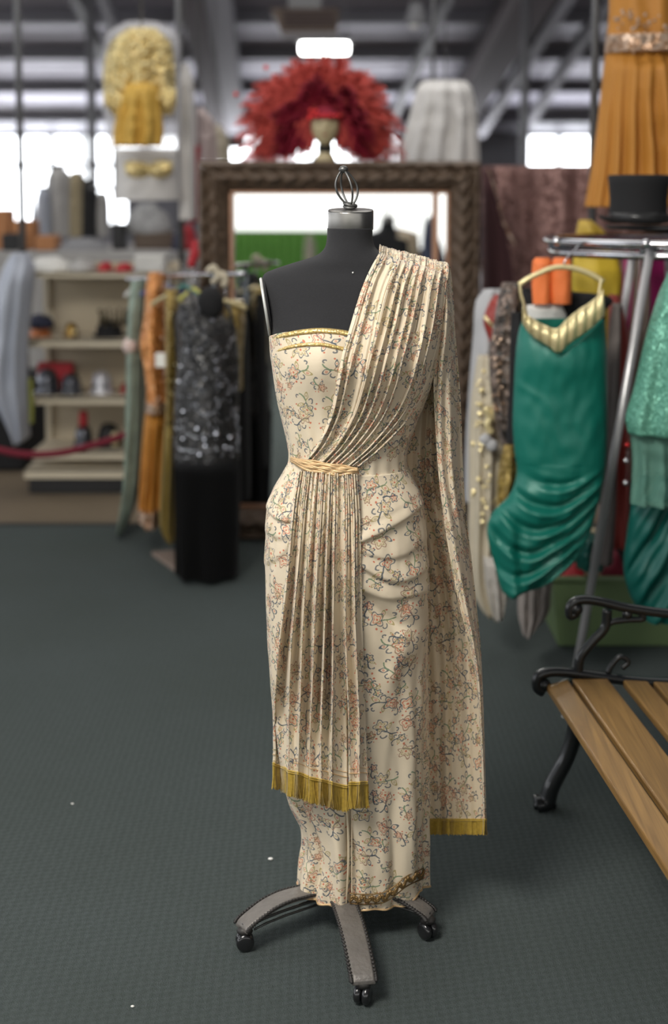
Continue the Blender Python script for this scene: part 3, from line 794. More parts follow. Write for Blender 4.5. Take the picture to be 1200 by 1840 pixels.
# sash from belt to shoulder
def two_edge(LE, RE, ns, nt, fdisp, uwid, off=.008, sidefall=0):
    Lc, Rc = curve(LE, ns), curve(RE, ns); rows, uvs = [], []
    acc = 0
    for i in range(ns):
        s_ = i / (ns - 1); r1, r2 = [], []
        if i: acc += math.hypot(Lc[i][0] - Lc[i-1][0] + Rc[i][0] - Rc[i-1][0], Lc[i][1] - Lc[i-1][1] + Rc[i][1] - Rc[i-1][1]) / 2 / FPX * YC
        for j in range(nt):
            t_ = j / (nt - 1)
            dx, dd = fdisp(s_, t_)
            tt = t_ + dx
            px_ = lerp(Lc[i][0], Rc[i][0], tt); py_ = lerp(Lc[i][1], Rc[i][1], tt)
            p = F(px_, py_, off + dd); r1.append(p); r2.append((t_ * uwid, acc))
        rows.append(r1); uvs.append(r2)
    return rows, uvs
def sash_d(s, t):
    env = .35 + .65 * math.sin(PI * min(1, max(0, s * .9 + .08))) ; tw = t + .02 * fn(t * 6, s * 3)
    th = 2*PI*(9 * tw + 1.2 * fn(t * 5, 3.3))
    big = math.sin(th) ; fine = math.sin(2*PI*(23 * tw + 2 * fn(t * 8, 7.7) + .6 * s))
    amp = .0085 * (1 + .6 * fn(t * 9, 1.1, s * 2))
    cr = .0022 * fn(t * 14, s * 26) * sst(.75, 1, s)
    edge = sst(0, .05, t) * sst(1, .96, t)
    lat = .018 * math.sin(th + 1.2) * env
    left_soft = lerp(.35, 1, sst(.05, .3, t)) if s > .45 else 1
    return lat * edge * left_soft, (amp * big * left_soft + .0022 * fine) * env * (.4 + .6 * edge) + cr + .004
LE = [(545, 832), (572, 795), (592, 745), (604, 690), (614, 640), (628, 590), (646, 530), (663, 488), (681, 455)]
RE = [(645, 838), (688, 803), (735, 752), (764, 700), (780, 645), (793, 590), (800, 545), (803, 512), (806, 488)]
rows, uvs = two_edge(LE, RE, 190, 300, sash_d, .33, .0055)
# carry it over the shoulder and down the back a little
last = rows[-1]; lu = uvs[-1]
for k_ in range(1, 26):
    a_ = k_ / 25; r1, r2 = [], []
    for j, p in enumerate(last):
        yb = YC + .075; hgt = .014 * math.sin(PI * min(a_ * 1.1, 1)) - .05 * sst(.5, 1, a_)
        r1.append(Vector((p.x + .006 * a_, lerp(p.y, yb, a_), p.z + hgt + .0025 * fn(j * .15, a_ * 3)))); r2.append((lu[j][0], lu[j][1] + .14 * a_))
    rows.append(r1); uvs.append(r2)
b = MB(); b.grid(rows, uvs=uvs); b.build('shoulder_sash', FL, gown, solid=.0018)

# belt: a bundle of gold cords
b = MB()
for k_ in range(9):
    q = k_ / 8; pts = []
    for i in range(60):
        u_ = i / 59; px_ = lerp(522, 643, u_)
        mid = interp([(0, 825), (.2, 834), (.5, 841), (.8, 845), (1, 845)], u_)[0]; hh = 15 * max(.15, math.sin(PI * (u_ * .94 + .03))) ** .6
        py_ = mid + (q - .5) * hh * 1.25 + 1.2 * math.sin(u_ * 14 + k_ * 2.1)
        pts.append(F(px_, py_, .0155 + .0025 * math.sin(PI * q) + .001 * math.sin(u_ * 30 + k_)))
    b.tube(pts, .0021 + .0005 * (k_ % 3), 6)
belt = b.build('waist_cord', M['gold_cord'], gown)
b = MB(); g_ = []
for q in range(9):
    g_.append([F(lerp(520, 645, i / 80), interp([(0, 824), (.2, 833), (.5, 840), (.8, 845), (1, 846)], i / 80)[0] + (q - 4) * 2.3 * max(.2, math.sin(PI * (i / 80 * .94 + .03))) ** .6, .0125 + .0025 * math.sin(PI * q / 8) + .0008 * math.sin(i * 2.2)) for i in range(81)])
b.grid(g_); b.build('waist_band', mat('gathered_gold_silk', (.50, .36, .20), .5, .1, var=.4, vs=220), gown, solid=.001)

# pleated front panel
PLE = [(0, 0), (.075, .9), (.16, .5), (.25, 1.0), (.36, .75), (.47, 1.1), (.60, .8), (.77, 1.4), (.88, .6), (1, .5)]
def panel_d(s, t):
    th = 2*PI*(8.0 * t + .55 * fn(t * 4.2, 9.1) + .25 * fn(t * 3, s * 2.5))
    grow = lerp(.10, 1.0, sst(0, .75, s) ** .8)
    sharp = math.sin(th) + .35 * math.sin(2 * th + .6)
    amp = .019 * grow * (1 + .8 * fn(t * 5, 5.5)) * lerp(1, .34, sst(.5, .95, s))
    fine = .0038 * math.sin(2*PI*(23 * t + 1.6 * fn(t * 7, 2.2) + .5 * s)) * lerp(1, .15, sst(.1, .6, s))
    lat = .030 * math.sin(th + 1.6) * grow
    e = sst(0, .03, t) * sst(1, .97, t)
    dd = amp * sharp + fine
    # the deep fold beside the front seam
    dd -= .026 * math.exp(-((t - .785) / .013) ** 2) * sst(.35, .7, s)
    # broad flat folds towards the hem
    gb_ = sst(.35, .9, s)
    for c0, w0, a0 in ((.15, .020, .016), (.38, .016, .012)): dd -= gb_ * a0 * math.exp(-((t - c0 - .01 * math.sin(s * 5)) / w0) ** 2)
    for c0, w0, a0 in ((.26, .09, .007), (.58, .14, .010), (.90, .07, .008)): dd += gb_ * a0 * math.exp(-((t - c0) / w0) ** 2)
    return lat * e * lerp(1, .5, sst(.6, 1, s)), dd + .019 * grow + .005
LE = [(536, 846), (526, 910), (518, 990), (510, 1070), (502, 1150), (495, 1230), (491, 1300), (491, 1350), (490, 1376)]
RE = [(641, 852), (646, 920), (648, 990), (650, 1070), (652, 1150), (654, 1230), (657, 1300), (659, 1360), (661, 1412)]
BOT = [(0, 0), (.1, 3), (.16, 8), (.3, 8), (.38, 12), (.55, 12), (.76, 14), (.80, 8), (1, -2)]
ns, nt = 260, 380
rows, uvs = two_edge(LE, RE, ns, nt, panel_d, .50, .008)
# push the lower edge down pleat by pleat
for i in range(ns):
    s_ = sst(.75, 1, i / (ns - 1))
    for j in range(nt):
        rows[i][j] = rows[i][j] + Vector((0, 0, -interp(BOT, j / (nt - 1))[0] / FPX * YC * s_))
b = MB(); b.grid(rows, uvs=uvs); panel = b.build('front_panel', FL, gown, solid=.0015)
def fringe(edge, length, name, parent, n, jit=.002, sway=.002):
    b = MB(); m = len(edge)
    for i in range(n):
        q = (i + random.random() * .6) / n * (m - 1); j = min(int(q), m - 2); p = edge[j].lerp(edge[j+1], q - j)
        Ln = length * random.uniform(.92, 1.04); dx, dy = random.gauss(0, sway), random.gauss(0, sway)
        wd = .0009; tgt = (edge[j+1] - edge[j]); tgt = tgt.normalized() if tgt.length > 1e-6 else Vector((1, 0, 0)); out = Vector((tgt.y, -tgt.x, 0)) * random.uniform(-.0015, .002)
        p = p + out; pts = [[], []]
        for k_ in range(4):
            a_ = k_ / 3; c = p + Vector((dx * a_ * a_, dy * a_ * a_, -Ln * a_)); 
            pts[0].append(c - tgt * wd); pts[1].append(c + tgt * wd)
        b.grid(pts)
    o = b.build(name, M['fringe'], parent, smooth=False); o['kind'] = 'stuff'; return o
edge = [p + Vector((0, -.001, .002)) for p in rows[-1]]
fringe(edge, .048, 'fringe', panel, 1500)
b = MB()
for dz_ in (0.002, .0055): b.tube([p + Vector((0, -.0022, dz_)) for p in edge[::3]], .0019, 5)
b.build('fringe_heading', M['fringe'], panel)
b = MB(); b.tube([p + Vector((0, -.0018, .024)) for p in edge[::3]], .0010, 5); b.tube([p + Vector((0, -.0018, .034)) for p in edge[::3]], .0007, 5); b.build('gold_line', M['gold_cord'], panel)

# train from the shoulder, hanging at the right side
TR = [ # row, inner x (behind), front fold x, outer x
 (478, 735, 797, 808), (500, 745, 796, 811), (550, 752, 796, 815), (600, 752, 790, 818), (650, 742, 781, 822), (700, 732, 779, 826), (760, 722, 782, 829), (850, 722, 788, 832),
 (920, 735, 796, 837), (1000, 750, 808, 846), (1080, 756, 824, 855), (1150, 760, 842, 862), (1220, 764, 856, 866), (1300, 766, 862, 869), (1400, 768, 866, 871), (1475, 769, 868, 873)]
ns, nt = 300, 220; rows, uvs = [], []
ybk, yout, yfr = YC + .085, YC + .035, YC - .035
acc = 0
for i in range(ns):
    row = lerp(478, 1476, i / (ns - 1)); xi_, xf, xo = interp(TR, row); r1, r2 = [], []; pv = None; uu = 0
    s_ = i / (ns - 1)
    dep = lerp(.4, 1, sst(0, .1, s_))
    for j in range(nt):
        t_ = j / (nt - 1)
        if t_ < .62:
            a_ = t_ / .62; px_ = lerp(xi_, xo, a_); Y = lerp(ybk, yout, a_ ** 2)
            Y += (.016 * math.sin(a_ * 15 + 2 * fn(a_ * 2, s_ * 2)) + .008 * math.sin(a_ * 31 + 4 * fn(a_, s_ * 3))) * lerp(1, .45, sst(.4, .9, s_)) * sst(0, .08, s_) * math.sin(PI * min(1, a_ + .06))
        else:
            a_ = (t_ - .62) / .38; px_ = lerp(xo, xf, a_) ; Y = yout - .075 * dep * sst(0, .6, a_) + .007 * math.sin(a_ * 14 + 3 * fn(s_ * 4, a_))
            px_ += 2.5 * math.sin(a_ * PI) * sst(0, .1, s_)
        z = P(px_, row, Y).z
        if s_ < .08: z = lerp(P(px_, row + 0, Y).z, z, 1)
        p = Vector((P(px_, row, Y).x, Y, z)); r1.append(p)
        r2.append((2.0 + t_ * .30, -s_ * 1.12))
    rows.append(r1); uvs.append(r2)
b = MB(); b.grid(rows, uvs=uvs); train = b.build('shoulder_train', FL, gown, solid=.0015)
edge = [p + Vector((0, -.001, .002)) for p in rows[-1]]
fringe(edge, .030, 'fringe', train, 800)
b = MB()
for dz_ in (0.001, .004): b.tube([p + Vector((0, -.002, dz_)) for p in edge[::3]], .0017, 5)
b.build('fringe_heading', M['fringe'], train)

# ------------------------------------------------------------------ park bench on the right
BA = G(981, 1222, .33); BB = G(1200, 1557, .33); bd = (BB - BA).normalized(); bw = Vector((-bd.y, bd.x, 0)); 
if bw.x < 0: bw = -bw
BL = 1.45
bench = thing('park_bench', 'oak slatted park bench with black cast iron scroll ends, cut off by the right edge', 'bench', (BA.x, BA.y, 0))
def bp(a, c, z): return Vector((BA.x, BA.y, 0)) + bd * a + bw * c + Vector((0, 0, z))
SLP = [(0.0, .052, .322, .335), (.062, .090, .336, .334), (.190, .062, .330, .325), (.266, .062, .324, .318), (.342, .062, .318, .312), (.418, .055, .313, .31)]
for c0, wd, za, zb in SLP:
    b = MB(); n = 2; sec = []
    for a in (.01, BL): sec.append([bp(a, c0, za - .02), bp(a, c0 + wd, zb - .02), bp(a, c0 + wd, zb), bp(a, c0, za)])
    b.grid(sec, closed=True); b.cap([0, 1, 2, 3]); b.cap([7, 6, 5, 4]); b.build('seat_slat', M['oak'], bench, smooth=False, bevel=.004)
for h in (.46, .56, .66):
    b = MB(); sec = []
    for a in (.01, BL): sec.append([bp(a, .52 + (h-.4)*.3, h - .035), bp(a, .545 + (h-.4)*.3, h - .03), bp(a, .56 + (h-.4)*.3, h + .03), bp(a, .535 + (h-.4)*.3, h + .035)])
    b.grid(sec, closed=True); b.cap([0, 1, 2, 3]); b.cap([7, 6, 5, 4]); b.build('back_slat', M['oak'], bench, smooth=False, bevel=.004)
def bench_end(a):
    def bt(pts, r, flat=1.0, n=60): b.tube([bp(a, *q) for q in curve(pts, n)], r, 10, flat=flat)
    b = MB()
    # seat rail with front scroll
    bt([(-.006, .300), (-.022, .312), (-.020, .338), (.006, .350), (.05, .349), (.12, .338), (.22, .322), (.32, .314), (.42, .318), (.50, .345), (.54, .42), (.58, .56), (.62, .72)], .013)
    b.ball(bp(a, -.004, .318), .017, 8)
    b.build('seat_frame', M['blackiron'], bench)
    b = MB()
    bt([(.075, .500), (.058, .492), (.058, .515), (.078, .530), (.12, .528), (.20, .508), (.30, .492), (.40, .488), (.50, .505), (.56, .53)], .012)
    b.ball(bp(a, .072, .508), .017, 8); b.ball(bp(a, .20, .492), .013, 8)
    b.build('arm', M['blackiron'], bench)
    b = MB()
    bt([(.19, .355), (.205, .372), (.185, .385), (.165, .365), (.155, .345)], .007, n=30)
    b.build('scroll_ornament', M['blackiron'], bench); b = MB()
    bt([(.08, .345), (.085, .385), (.115, .425), (.145, .460), (.15, .505)], .012, n=30)
    bt([(.125, .435), (.155, .470), (.20, .478), (.24, .480), (.23, .500)], .008, n=30)
    b.build('scroll_bracket', M['blackiron'], bench); b = MB()
    bt([(.35, .32), (.37, .40), (.41, .45), (.43, .49)], .010, n=20)
    b.build('arm_post', M['blackiron'], bench)
    b = MB(); bt([(.055, .325), (.075, .27), (.075, .20), (.055, .13), (.02, .06), (.005, .018), (-.02, .010)], [.025 - .005 * math.sin(PI * i / 59) for i in range(60)], 1.0)
    b.tube([bp(a, -.025, .009), bp(a, .03, .009)], .009, 8); b.build('leg', M['blackiron'], bench)
    b = MB(); bt([(.44, .325), (.43, .25), (.44, .17), (.48, .09), (.52, .018), (.54, .010)], .017); b.build('leg', M['blackiron'], bench)
bench_end(.0); bench_end(BL - .03)

# ------------------------------------------------------------------ garments: shaped, folded, closed cloth bodies
def cloth(rows_px, Y, dep, nf, amp, top_open=False, n=None, seed=0, nr=60, slant=0, cut=0):
    """rows_px: (row, left, right). a folded garment hanging at depth Y"""
    b = MB(); n = n or max(48, nf * 10); g = []
    r0, r1 = rows_px[0][0], rows_px[-1][0]
    for i in range(nr + 1):
        q = i / nr; row = lerp(r0, r1, q); l, r_ = interp(rows_px, row); a = P(l, row, Y); c = P(r_, row, Y)
        cx = (a.x + c.x) / 2; hw_ = max(.002, (c.x - a.x) / 2); ring = []
        dd = dep * (.55 + .45 * sst(0, .15, q))
        for j in range(n):
            ph = 2*PI*j/n; s, co = math.sin(ph), math.cos(ph)
            w_ = amp * lerp(.25, 1, sst(0, .7, q)) * math.sin(nf * ph + seed + 1.5 * fn(ph, q * 1.5, seed)) + amp * .5 * fn(s * 3 + seed, q * 6, co)
            w_ = max(-dd * .8, w_)
            x = cx + (hw_) * s * (1 + .0 * w_); y = Y - (dd + w_) * co * abs(co) ** .1 if abs(co) > 1e-6 else Y
            ring.append(Vector((x, y + slant * (x - cx), a.z + (cut * .006 * math.sin(nf * ph) * sst(.9, 1, q)))))
        g.append(ring)
    s0 = b.grid(g, closed=True); b.cap([s0 + j for j in range(n)][::-1]); b.cap([s0 + nr * n + j for j in range(n)])
    return b
def hanger(px, py, Y, hw_px, mt_, label, drop=18, hook=True, tilt=0):
    c = P(px, py, Y); l = P(px - hw_px, py + drop, Y); r_ = P(px + hw_px, py + drop + tilt, Y)
    t = thing('clothes_hanger', label, 'hanger', c)
    b = MB(); b.tube([l + Vector((0, .0, -.01)), l, c, r_, r_ + Vector((0, 0, -.01))], .008, 8); b.build('shoulder_bar', mt_, t)
    if hook:
        b = MB(); pts = [c + Vector((0, 0, 0)), c + Vector((0, 0, .03))] + [c + Vector((.0, .018 * math.sin(a_) , .045 + .018 - .018 * math.cos(a_ + 0))) for a_ in (0.3, .9, 1.5, 2.1, 2.7, 3.4, 4.0)]
        b.tube(pts, .0025, 6); b.build('hook', M['chrome'], t)
    return t
def glints(pts, mt_, name, parent, r=.004):
    b = MB()
    for p in pts: b.ball(p, r * random.uniform(.7, 1.3), 4)
    o = b.build(name, mt_, parent, smooth=False); o['kind'] = 'stuff'; return o
def scatter(rows_px, Y, dep, n):
    out = []
    for _ in range(n):
        row = random.uniform(rows_px[0][0], rows_px[-1][0]); l, r_ = interp(rows_px, row); u = random.uniform(-.95, .95)
        px_ = lerp(l, r_, (u + 1) / 2); out.append(P(px_, row, Y - dep * math.sqrt(1 - u*u) - .004))
    return out

# ---- left rack
RR = [P(425, 492, 5.55), P(330, 494, 5.9), P(240, 502, 6.35)]
rack = thing('garment_rack', 'low chrome garment rack on a flat metal foot, left of the dress form', 'rack', (RR[0].x, RR[0].y, 0))
b = MB(); b.tube([RR[0] + Vector((.03, -.05, 0)), RR[0], RR[1], RR[2], RR[2] + Vector((-.03, .04, 0))], .012, 10); b.build('rail', M['chrome'], rack)
for q in (RR[0] + Vector((-.10, .12, 0)), RR[2] + Vector((.05, .0, 0))):
    b = MB(); b.tube([(q.x, q.y, .02), (q.x, q.y, q.z)], .012, 10); b.build('upright', M['darkchrome'], rack)
b = MB(); f0, f1, f2, f3 = G(272, 998), G(318, 1032), G(350, 1026), G(300, 992)
b.prism([(f0.x, f0.y), (f1.x, f1.y), (f2.x + .12, f2.y + .02), (f3.x + .12, f3.y)], 'z', .0, .018); b.build('foot', M['taupe'], rack, smooth=False, bevel=.003)

r_ = [(505, 236, 262), (560, 232, 262), (700, 228, 260), (800, 226, 258), (880, 222, 250), (948, 214, 228)]
t = thing('lace_gown', 'sage green lace gown at the left end of the low rack', 'dress', P(240, 948, 6.3)); cloth(r_, 6.3, .16, 9, .02, seed=2).build('skirt', M['lace'], t)
r_ = [(490, 266, 292), (520, 262, 298), (560, 260, 300), (615, 252, 300), (660, 260, 300), (700, 264, 302), (735, 262, 306)]
t = thing('orange_gown', 'orange beaded gown with a white tag on the low rack', 'dress', P(275, 930, 6.05))
cloth(r_, 6.05, .13, 6, .012, seed=1).build('bodice', M['orangeb'], t)
r2_ = [(730, 262, 304), (800, 256, 302), (900, 250, 298), (925, 250, 296)]
cloth(r2_, 6.05, .15, 11, .022, seed=4).build('skirt', M['orange'], t)
cloth([(905, 250, 297), (928, 250, 297), (938, 262, 292)], 6.04, .16, 9, .02, seed=4).build('hem_embroidery', M['belt'], t)
cloth([(716, 262, 304), (736, 262, 304)], 6.04, .145, 4, .006).build('sash', M['belt'], t)
b = MB(); a = P(279, 634, 5.86); c = P(300, 660, 5.86); b.box((a.x, a.y - .002, c.z), (c.x, a.y, a.z)); b.build('price_tag', M['tag'], t, smooth=False, bevel=.001)
glints(scatter(r_, 6.05, .14, 24), M['belt'], 'beads', t, .006)
r_ = [(520, 296, 322), (580, 298, 326), (640, 298, 326), (700, 300, 322), (750, 298, 324)]
t = thing('olive_gold_gown', 'olive gold beaded gown between the orange and the black gowns', 'dress', P(305, 960, 5.85))
cloth(r_, 5.85, .14, 6, .012, seed=3).build('bodice', M['olivegold'], t)
cloth([(745, 298, 324), (850, 292, 324), (940, 290, 322), (962, 306, 322)], 5.85, .16, 9, .02, seed=5).build('skirt', mat('olive_chiffon', (.20, .14, .03), .7, var=.15, vs=10), t)
glints(scatter(r_, 5.85, .15, 12), M['goldlame'], 'beads', t, .005)
# black flapper gown
t = thing('black_flapper_gown', 'black beaded flapper gown with long fringe skirt at the front of the low rack', 'dress', P(370, 1026, 5.55))
r_ = [(545, 322, 345), (575, 318, 415), (600, 322, 424), (650, 320, 430), (700, 314, 430), (760, 312, 428), (826, 312, 432)]
cloth(r_, 5.55, .12, 4, .008, seed=1, nr=90).build('bodice', M['blackseq'], t)
for pl in ([(340, 520), (350, 560), (362, 598)], [(408, 545), (414, 562), (420, 590)]):
    b = MB(); b.tube([P(x, y, 5.44) for x, y in pl], .008, 6); b.build('strap', M['blackseq'], t)
pts = []
def along(pl, n, Y=5.42):
    return [P(*q, Y) for q in curve(pl, n)]
for pl, n in (([(362, 590), (372, 610), (390, 622), (402, 645), (412, 620), (424, 607)], 34), ([(330, 690), (342, 668), (352, 690), (368, 705)], 18), ([(395, 668), (410, 690), (425, 702)], 16), ([(345, 730), (372, 745), (400, 720), (424, 690)], 22),
              ([(418, 735), (427, 760), (427, 800)], 14), ([(316, 770), (350, 785), (392, 775)], 20), ([(322, 806), (360, 812), (428, 806)], 24), ([(352, 583), (358, 560), (350, 540)], 10), ([(392, 640), (392, 700), (386, 800)], 20)):
    pts += along(pl, n)
glints([p + Vector((random.uniform(-.006, .006), 0, random.uniform(-.006, .006))) for p in pts], M['glint'], 'bead_lines', t, .0030)
glints(scatter(r_, 5.55, .125, 90), M['glint'], 'beads', t, .0030)
b = MB(); g = []
r2_ = [(822, 313, 432), (900, 314, 431), (1024, 315, 428)]
for i in range(20):
    row = lerp(822, 1026, i / 19); l, rr = interp(r2_, row); n = 300; ring = []
    a = P(l, row, 5.55); c = P(rr, row, 5.55)
    for j in range(n):
        ph = 2*PI*j/n; rad = 1 + .05 * (1 if j % 2 else -1) * sst(0, .1, i / 19); ring.append(Vector(((a.x+c.x)/2 + (c.x-a.x)/2 * math.sin(ph), 5.55 - .13 * math.cos(ph) * rad - .02 * math.sin(7 * ph) * i / 19, a.z - (.0 if i < 19 else random.uniform(0, .012)))))
    g.append(ring)
b.grid(g, closed=True); b.build('fringe_skirt', M['blackcloth'], t, smooth=False)
glints(scatter(r_, 5.55, .13, 22), M['glint'], 'crystals', t, .0075)  # larger bead balls added as sparkle specks
# black shape behind its shoulder + dark garment behind at the right
r_ = [(558, 316, 322), (575, 312, 345), (600, 314, 350), (680, 318, 352), (800, 320, 352)]
t = tag(cloth(r_, 5.75, .1, 5, .01).build('black_jacket', M['black'], origin=P(330, 800, 5.75)), 'plain black jacket hanging just behind the black flapper gown', 'jacket')
r_ = [(545, 424, 440), (600, 424, 446), (700, 426, 447), (800, 430, 450), (894, 432, 450)]
t = tag(cloth(r_, 5.85, .1, 5, .012, seed=3).build('dark_dress', M['blackcloth'], origin=P(440, 894, 5.85)), 'narrow black dress between the flapper gown and the mirror', 'dress')
r_ = [(540, 405, 438), (580, 402, 440), (640, 420, 436), (700, 424, 436)]
t = tag(cloth(r_, 5.72, .1, 6, .012, seed=6).build('gold_bolero', M['olivegold'], origin=P(420, 700, 5.72)), 'dull gold beaded top behind the right shoulder of the flapper gown', 'top')
# headgear-like dark hood and pale scarf at the head of the rack
t = thing('black_beaded_collar', 'black ruffled collar with pale bow on top of the flapper gown', 'collar', P(385, 560, 5.5))
b = MB(); b.ball(P(378, 545, 5.5), .048, 10, (1.1, 1, 1.4)); b.build('ruffle', M['blackcloth'], t)
b = MB(); b.tube([P(*q, 5.44) for q in curve([(372, 488), (385, 480), (392, 498), (402, 492), (405, 508), (398, 512)], 20)], .012, 8); b.tube([P(*q, 5.44) for q in curve([(380, 508), (390, 500), (398, 486)], 12)], .01, 8); b.build('bow', M['cream'], t)
hanger(292, 510, 6.1, 38, M['blue'], 'royal blue plastic hanger on the low rack')
hanger(330, 512, 5.95, 30, M['tealhang'], 'teal plastic hanger in the middle of the low rack')
hanger(348, 518, 5.75, 24, M['limehang'], 'lime plastic hanger right of the teal one on the low rack')
hanger(303, 528, 5.8, 30, mat('cream_plastic', (.42, .38, .22), .5), 'cream plastic hanger over the olive gold gown')
hanger(244, 512, 6.3, 18, M['white'], 'white padded hanger over the sage lace gown')
hanger(405, 540, 5.65, 36, M['goldlame'], 'gold padded hanger behind the flapper gown shoulders', 12)
b = MB(); b.ball(P(233, 622, 6.15), .032, 10, (1, 1, 1.15)); tag(b.build('pom_pom', mat('blush_plush', (.62, .50, .46), .9), origin=P(233, 622, 6.15)), 'pale pink pom-pom beside the sage lace gown', 'pom-pom')
b = MB(); b.tube([P(352, 432, 5.9), P(345, 470, 5.9), P(344, 480, 5.9)], [.012, .018, .018], 8); b.ball(P(350, 455, 5.9), .02, 8, (1, 1, 1.8)); tag(b.build('red_ribbon', M['red'], origin=P(348, 470, 5.9)), 'small red ribbon sticking up left of the mirror frame', 'ribbon')

# ---- beige shelf unit
SY = 7.2; SB = SY + .40
shelf = thing('gondola_shelf', 'beige metal shelving unit with five shelves and a black plinth', 'shelf', P(160, 885, SY))
xa, xb = P(52, 600, SY).x, P(305, 600, SY).x
b = MB(); b.box((xa + .02, SB, .05), (xb, SB + .03, P(0, 478, SY).z)); b.build('back_panel', M['beigeback'], shelf, smooth=False)
for x in (xa + .0, xb - .02): b = MB(); b.box((x, SB - .03, 0), (x + .03, SB + .02, P(0, 475, SY).z)); b.build('upright', M['beige'], shelf, smooth=False, bevel=.003)
SH = {}
for nm, r0, r1, dx in (('a', 489, 499, .0), ('b', 610, 624, -.02), ('c', 714, 727, .0), ('d', 812, 826, .0)):
    z1, z0 = P(0, r0, SY).z, P(0, r1, SY).z; SH[nm] = z1
    b = MB(); b.box((xa + dx, SY, z0), (xb, SY + .02, z1)); b.box((xa + dx, SY, z1 - .012), (xb, SB, z1)); b.build('shelf_board', M['beige'], shelf, smooth=False, bevel=.002)
z1, z0 = P(0, 845, SY - .05).z, P(0, 860, SY - .05).z
b = MB(); b.box((xa - .03, SY - .05, z0), (xb, SY - .02, z1)); b.box((xa - .03, SY - .05, z1 - .01), (xb, SB, z1)); b.build('deck_board', M['beige'], shelf, smooth=False, bevel=.002)
b = MB(); b.box((xa - .01, SY - .03, 0), (xb, SY, z0)); b.build('plinth', M['black'], shelf, smooth=False)
def helmet(px, zk, Y, wpx, hpx, mt_, label, plume=None, face=True, cat='helmet', name='helmet'):
    c = P(px, 600, Y); c.z = SH[zk]; w_ = wpx / FPX * Y / 2; h = hpx / FPX * Y
    t = thing(name, label, cat, c)
    b = MB(); b.lathe([(w_ * 1.12, 0), (w_ * 1.05, h * .15), (w_, h * .35), (w_ * .96, h * .6), (w_ * .75, h * .85), (w_ * .4, h * .97), (.002, h)], c, 28, None, 1, 1.15); b.build('dome', mt_, t)
    b = MB(); b.lathe([(w_ * 1.25, 0), (w_ * 1.28, .01), (w_ * 1.1, h * .14)], c, 28, None, 1, 1.1); b.build('brim', mt_, t)
    if face:
        for s in (-1, 1): b = MB(); b.ball(c + Vector((s * w_ * .45, -w_ * 1.05, h * .38)), w_ * .28, 8, (1, .4, .7)); b.build('eye_opening', M['black'], t)
        b = MB(); b.prism([(c.x - w_ * .1, c.z + h * .65), (c.x + w_ * .1, c.z + h * .65), (c.x + w_ * .08, c.z + h * .12), (c.x - w_ * .08, c.z + h * .12)], 'y', c.y - w_ * 1.22, c.y - w_ * 1.0); b.build('nose_guard', mt_, t, bevel=.003)
    if plume:
        b = MB(); pts = [c + Vector((0, lerp(-.6, .7, q) * w_, h + plume * math.sin(PI * q) ** .6)) for q in [i / 12 for i in range(13)]]
        g = []
        for q, p in enumerate(pts): g.append([Vector((p.x - .018, p.y, c.z + h * .9)), Vector((p.x - .02, p.y, p.z)), Vector((p.x + .02, p.y, p.z)), Vector((p.x + .018, p.y, c.z + h * .9))])
        s0 = b.grid(g, closed=True); b.cap(range(s0, s0 + 4)); b.cap(range(s0 + 48, s0 + 52)); b.build('plume', M['red'], t)
    return t
# shelf a (top): linens and boxes
def lump(name, px, z, Y, wpx, h, mt_, label, cat, dep=.13, seed=0):
    c = P(px, 500, Y); c.z = z; w_ = wpx / FPX * Y / 2; b = MB(); g = []
    for i in range(16):
        q = i / 15; ring = []; rad = math.cos(q * PI / 2) ** .45 if i < 15 else .02
        for j in range(36):
            a_ = 2*PI*j/36; k_ = 1 + .10 * fn(math.cos(a_) * 2 + seed, math.sin(a_) * 2, q * 3 + seed)
            ring.append(c + Vector((w_ * rad * k_ * math.cos(a_), dep * rad * k_ * math.sin(a_), h * q * (1 + .25 * fn(math.cos(a_) * rad * 3 + seed, math.sin(a_) * rad * 3, seed)))))
        g.append(ring)
    s0 = b.grid(g, closed=True); b.cap([s0 + j for j in range(36)][::-1]); b.cap([s0 + 15*36 + j for j in range(36)])
    return tag(b.build(name, mt_, origin=c), label, cat)
lump('white_ruffled_hat', 92, SH['a'], SY + .16, 78, .075, M['white'], 'white ruffled cap at the left of the top shelf', 'hat', .13, 1)
lump('folded_grey_cloth', 148, SH['a'], SY + .15, 54, .06, M['greycloth2'], 'pale grey folded cloth on the top shelf beside the white cap', 'cloth', .12, 3)
lump('red_beret', 190, SH['a'], SY + .15, 28, .045, M['red'], 'small red hat in the middle of the top shelf', 'hat', .09, 5)
lump('red_sash_cloth', 224, SH['a'], SY + .14, 34, .04, M['red'], 'folded red cloth on the top shelf beside the white box', 'cloth', .09, 8)
b = MB(); c = P(272, 480, SY + .12); b.box((c.x - .075, c.y - .1, SH['a']), (c.x + .075, c.y + .1, SH['a'] + .085)); tag(b.build('white_box', M['white'], smooth=False, bevel=.006, origin=(c.x, c.y, SH['a'])), 'white carton at the right of the top shelf', 'box')
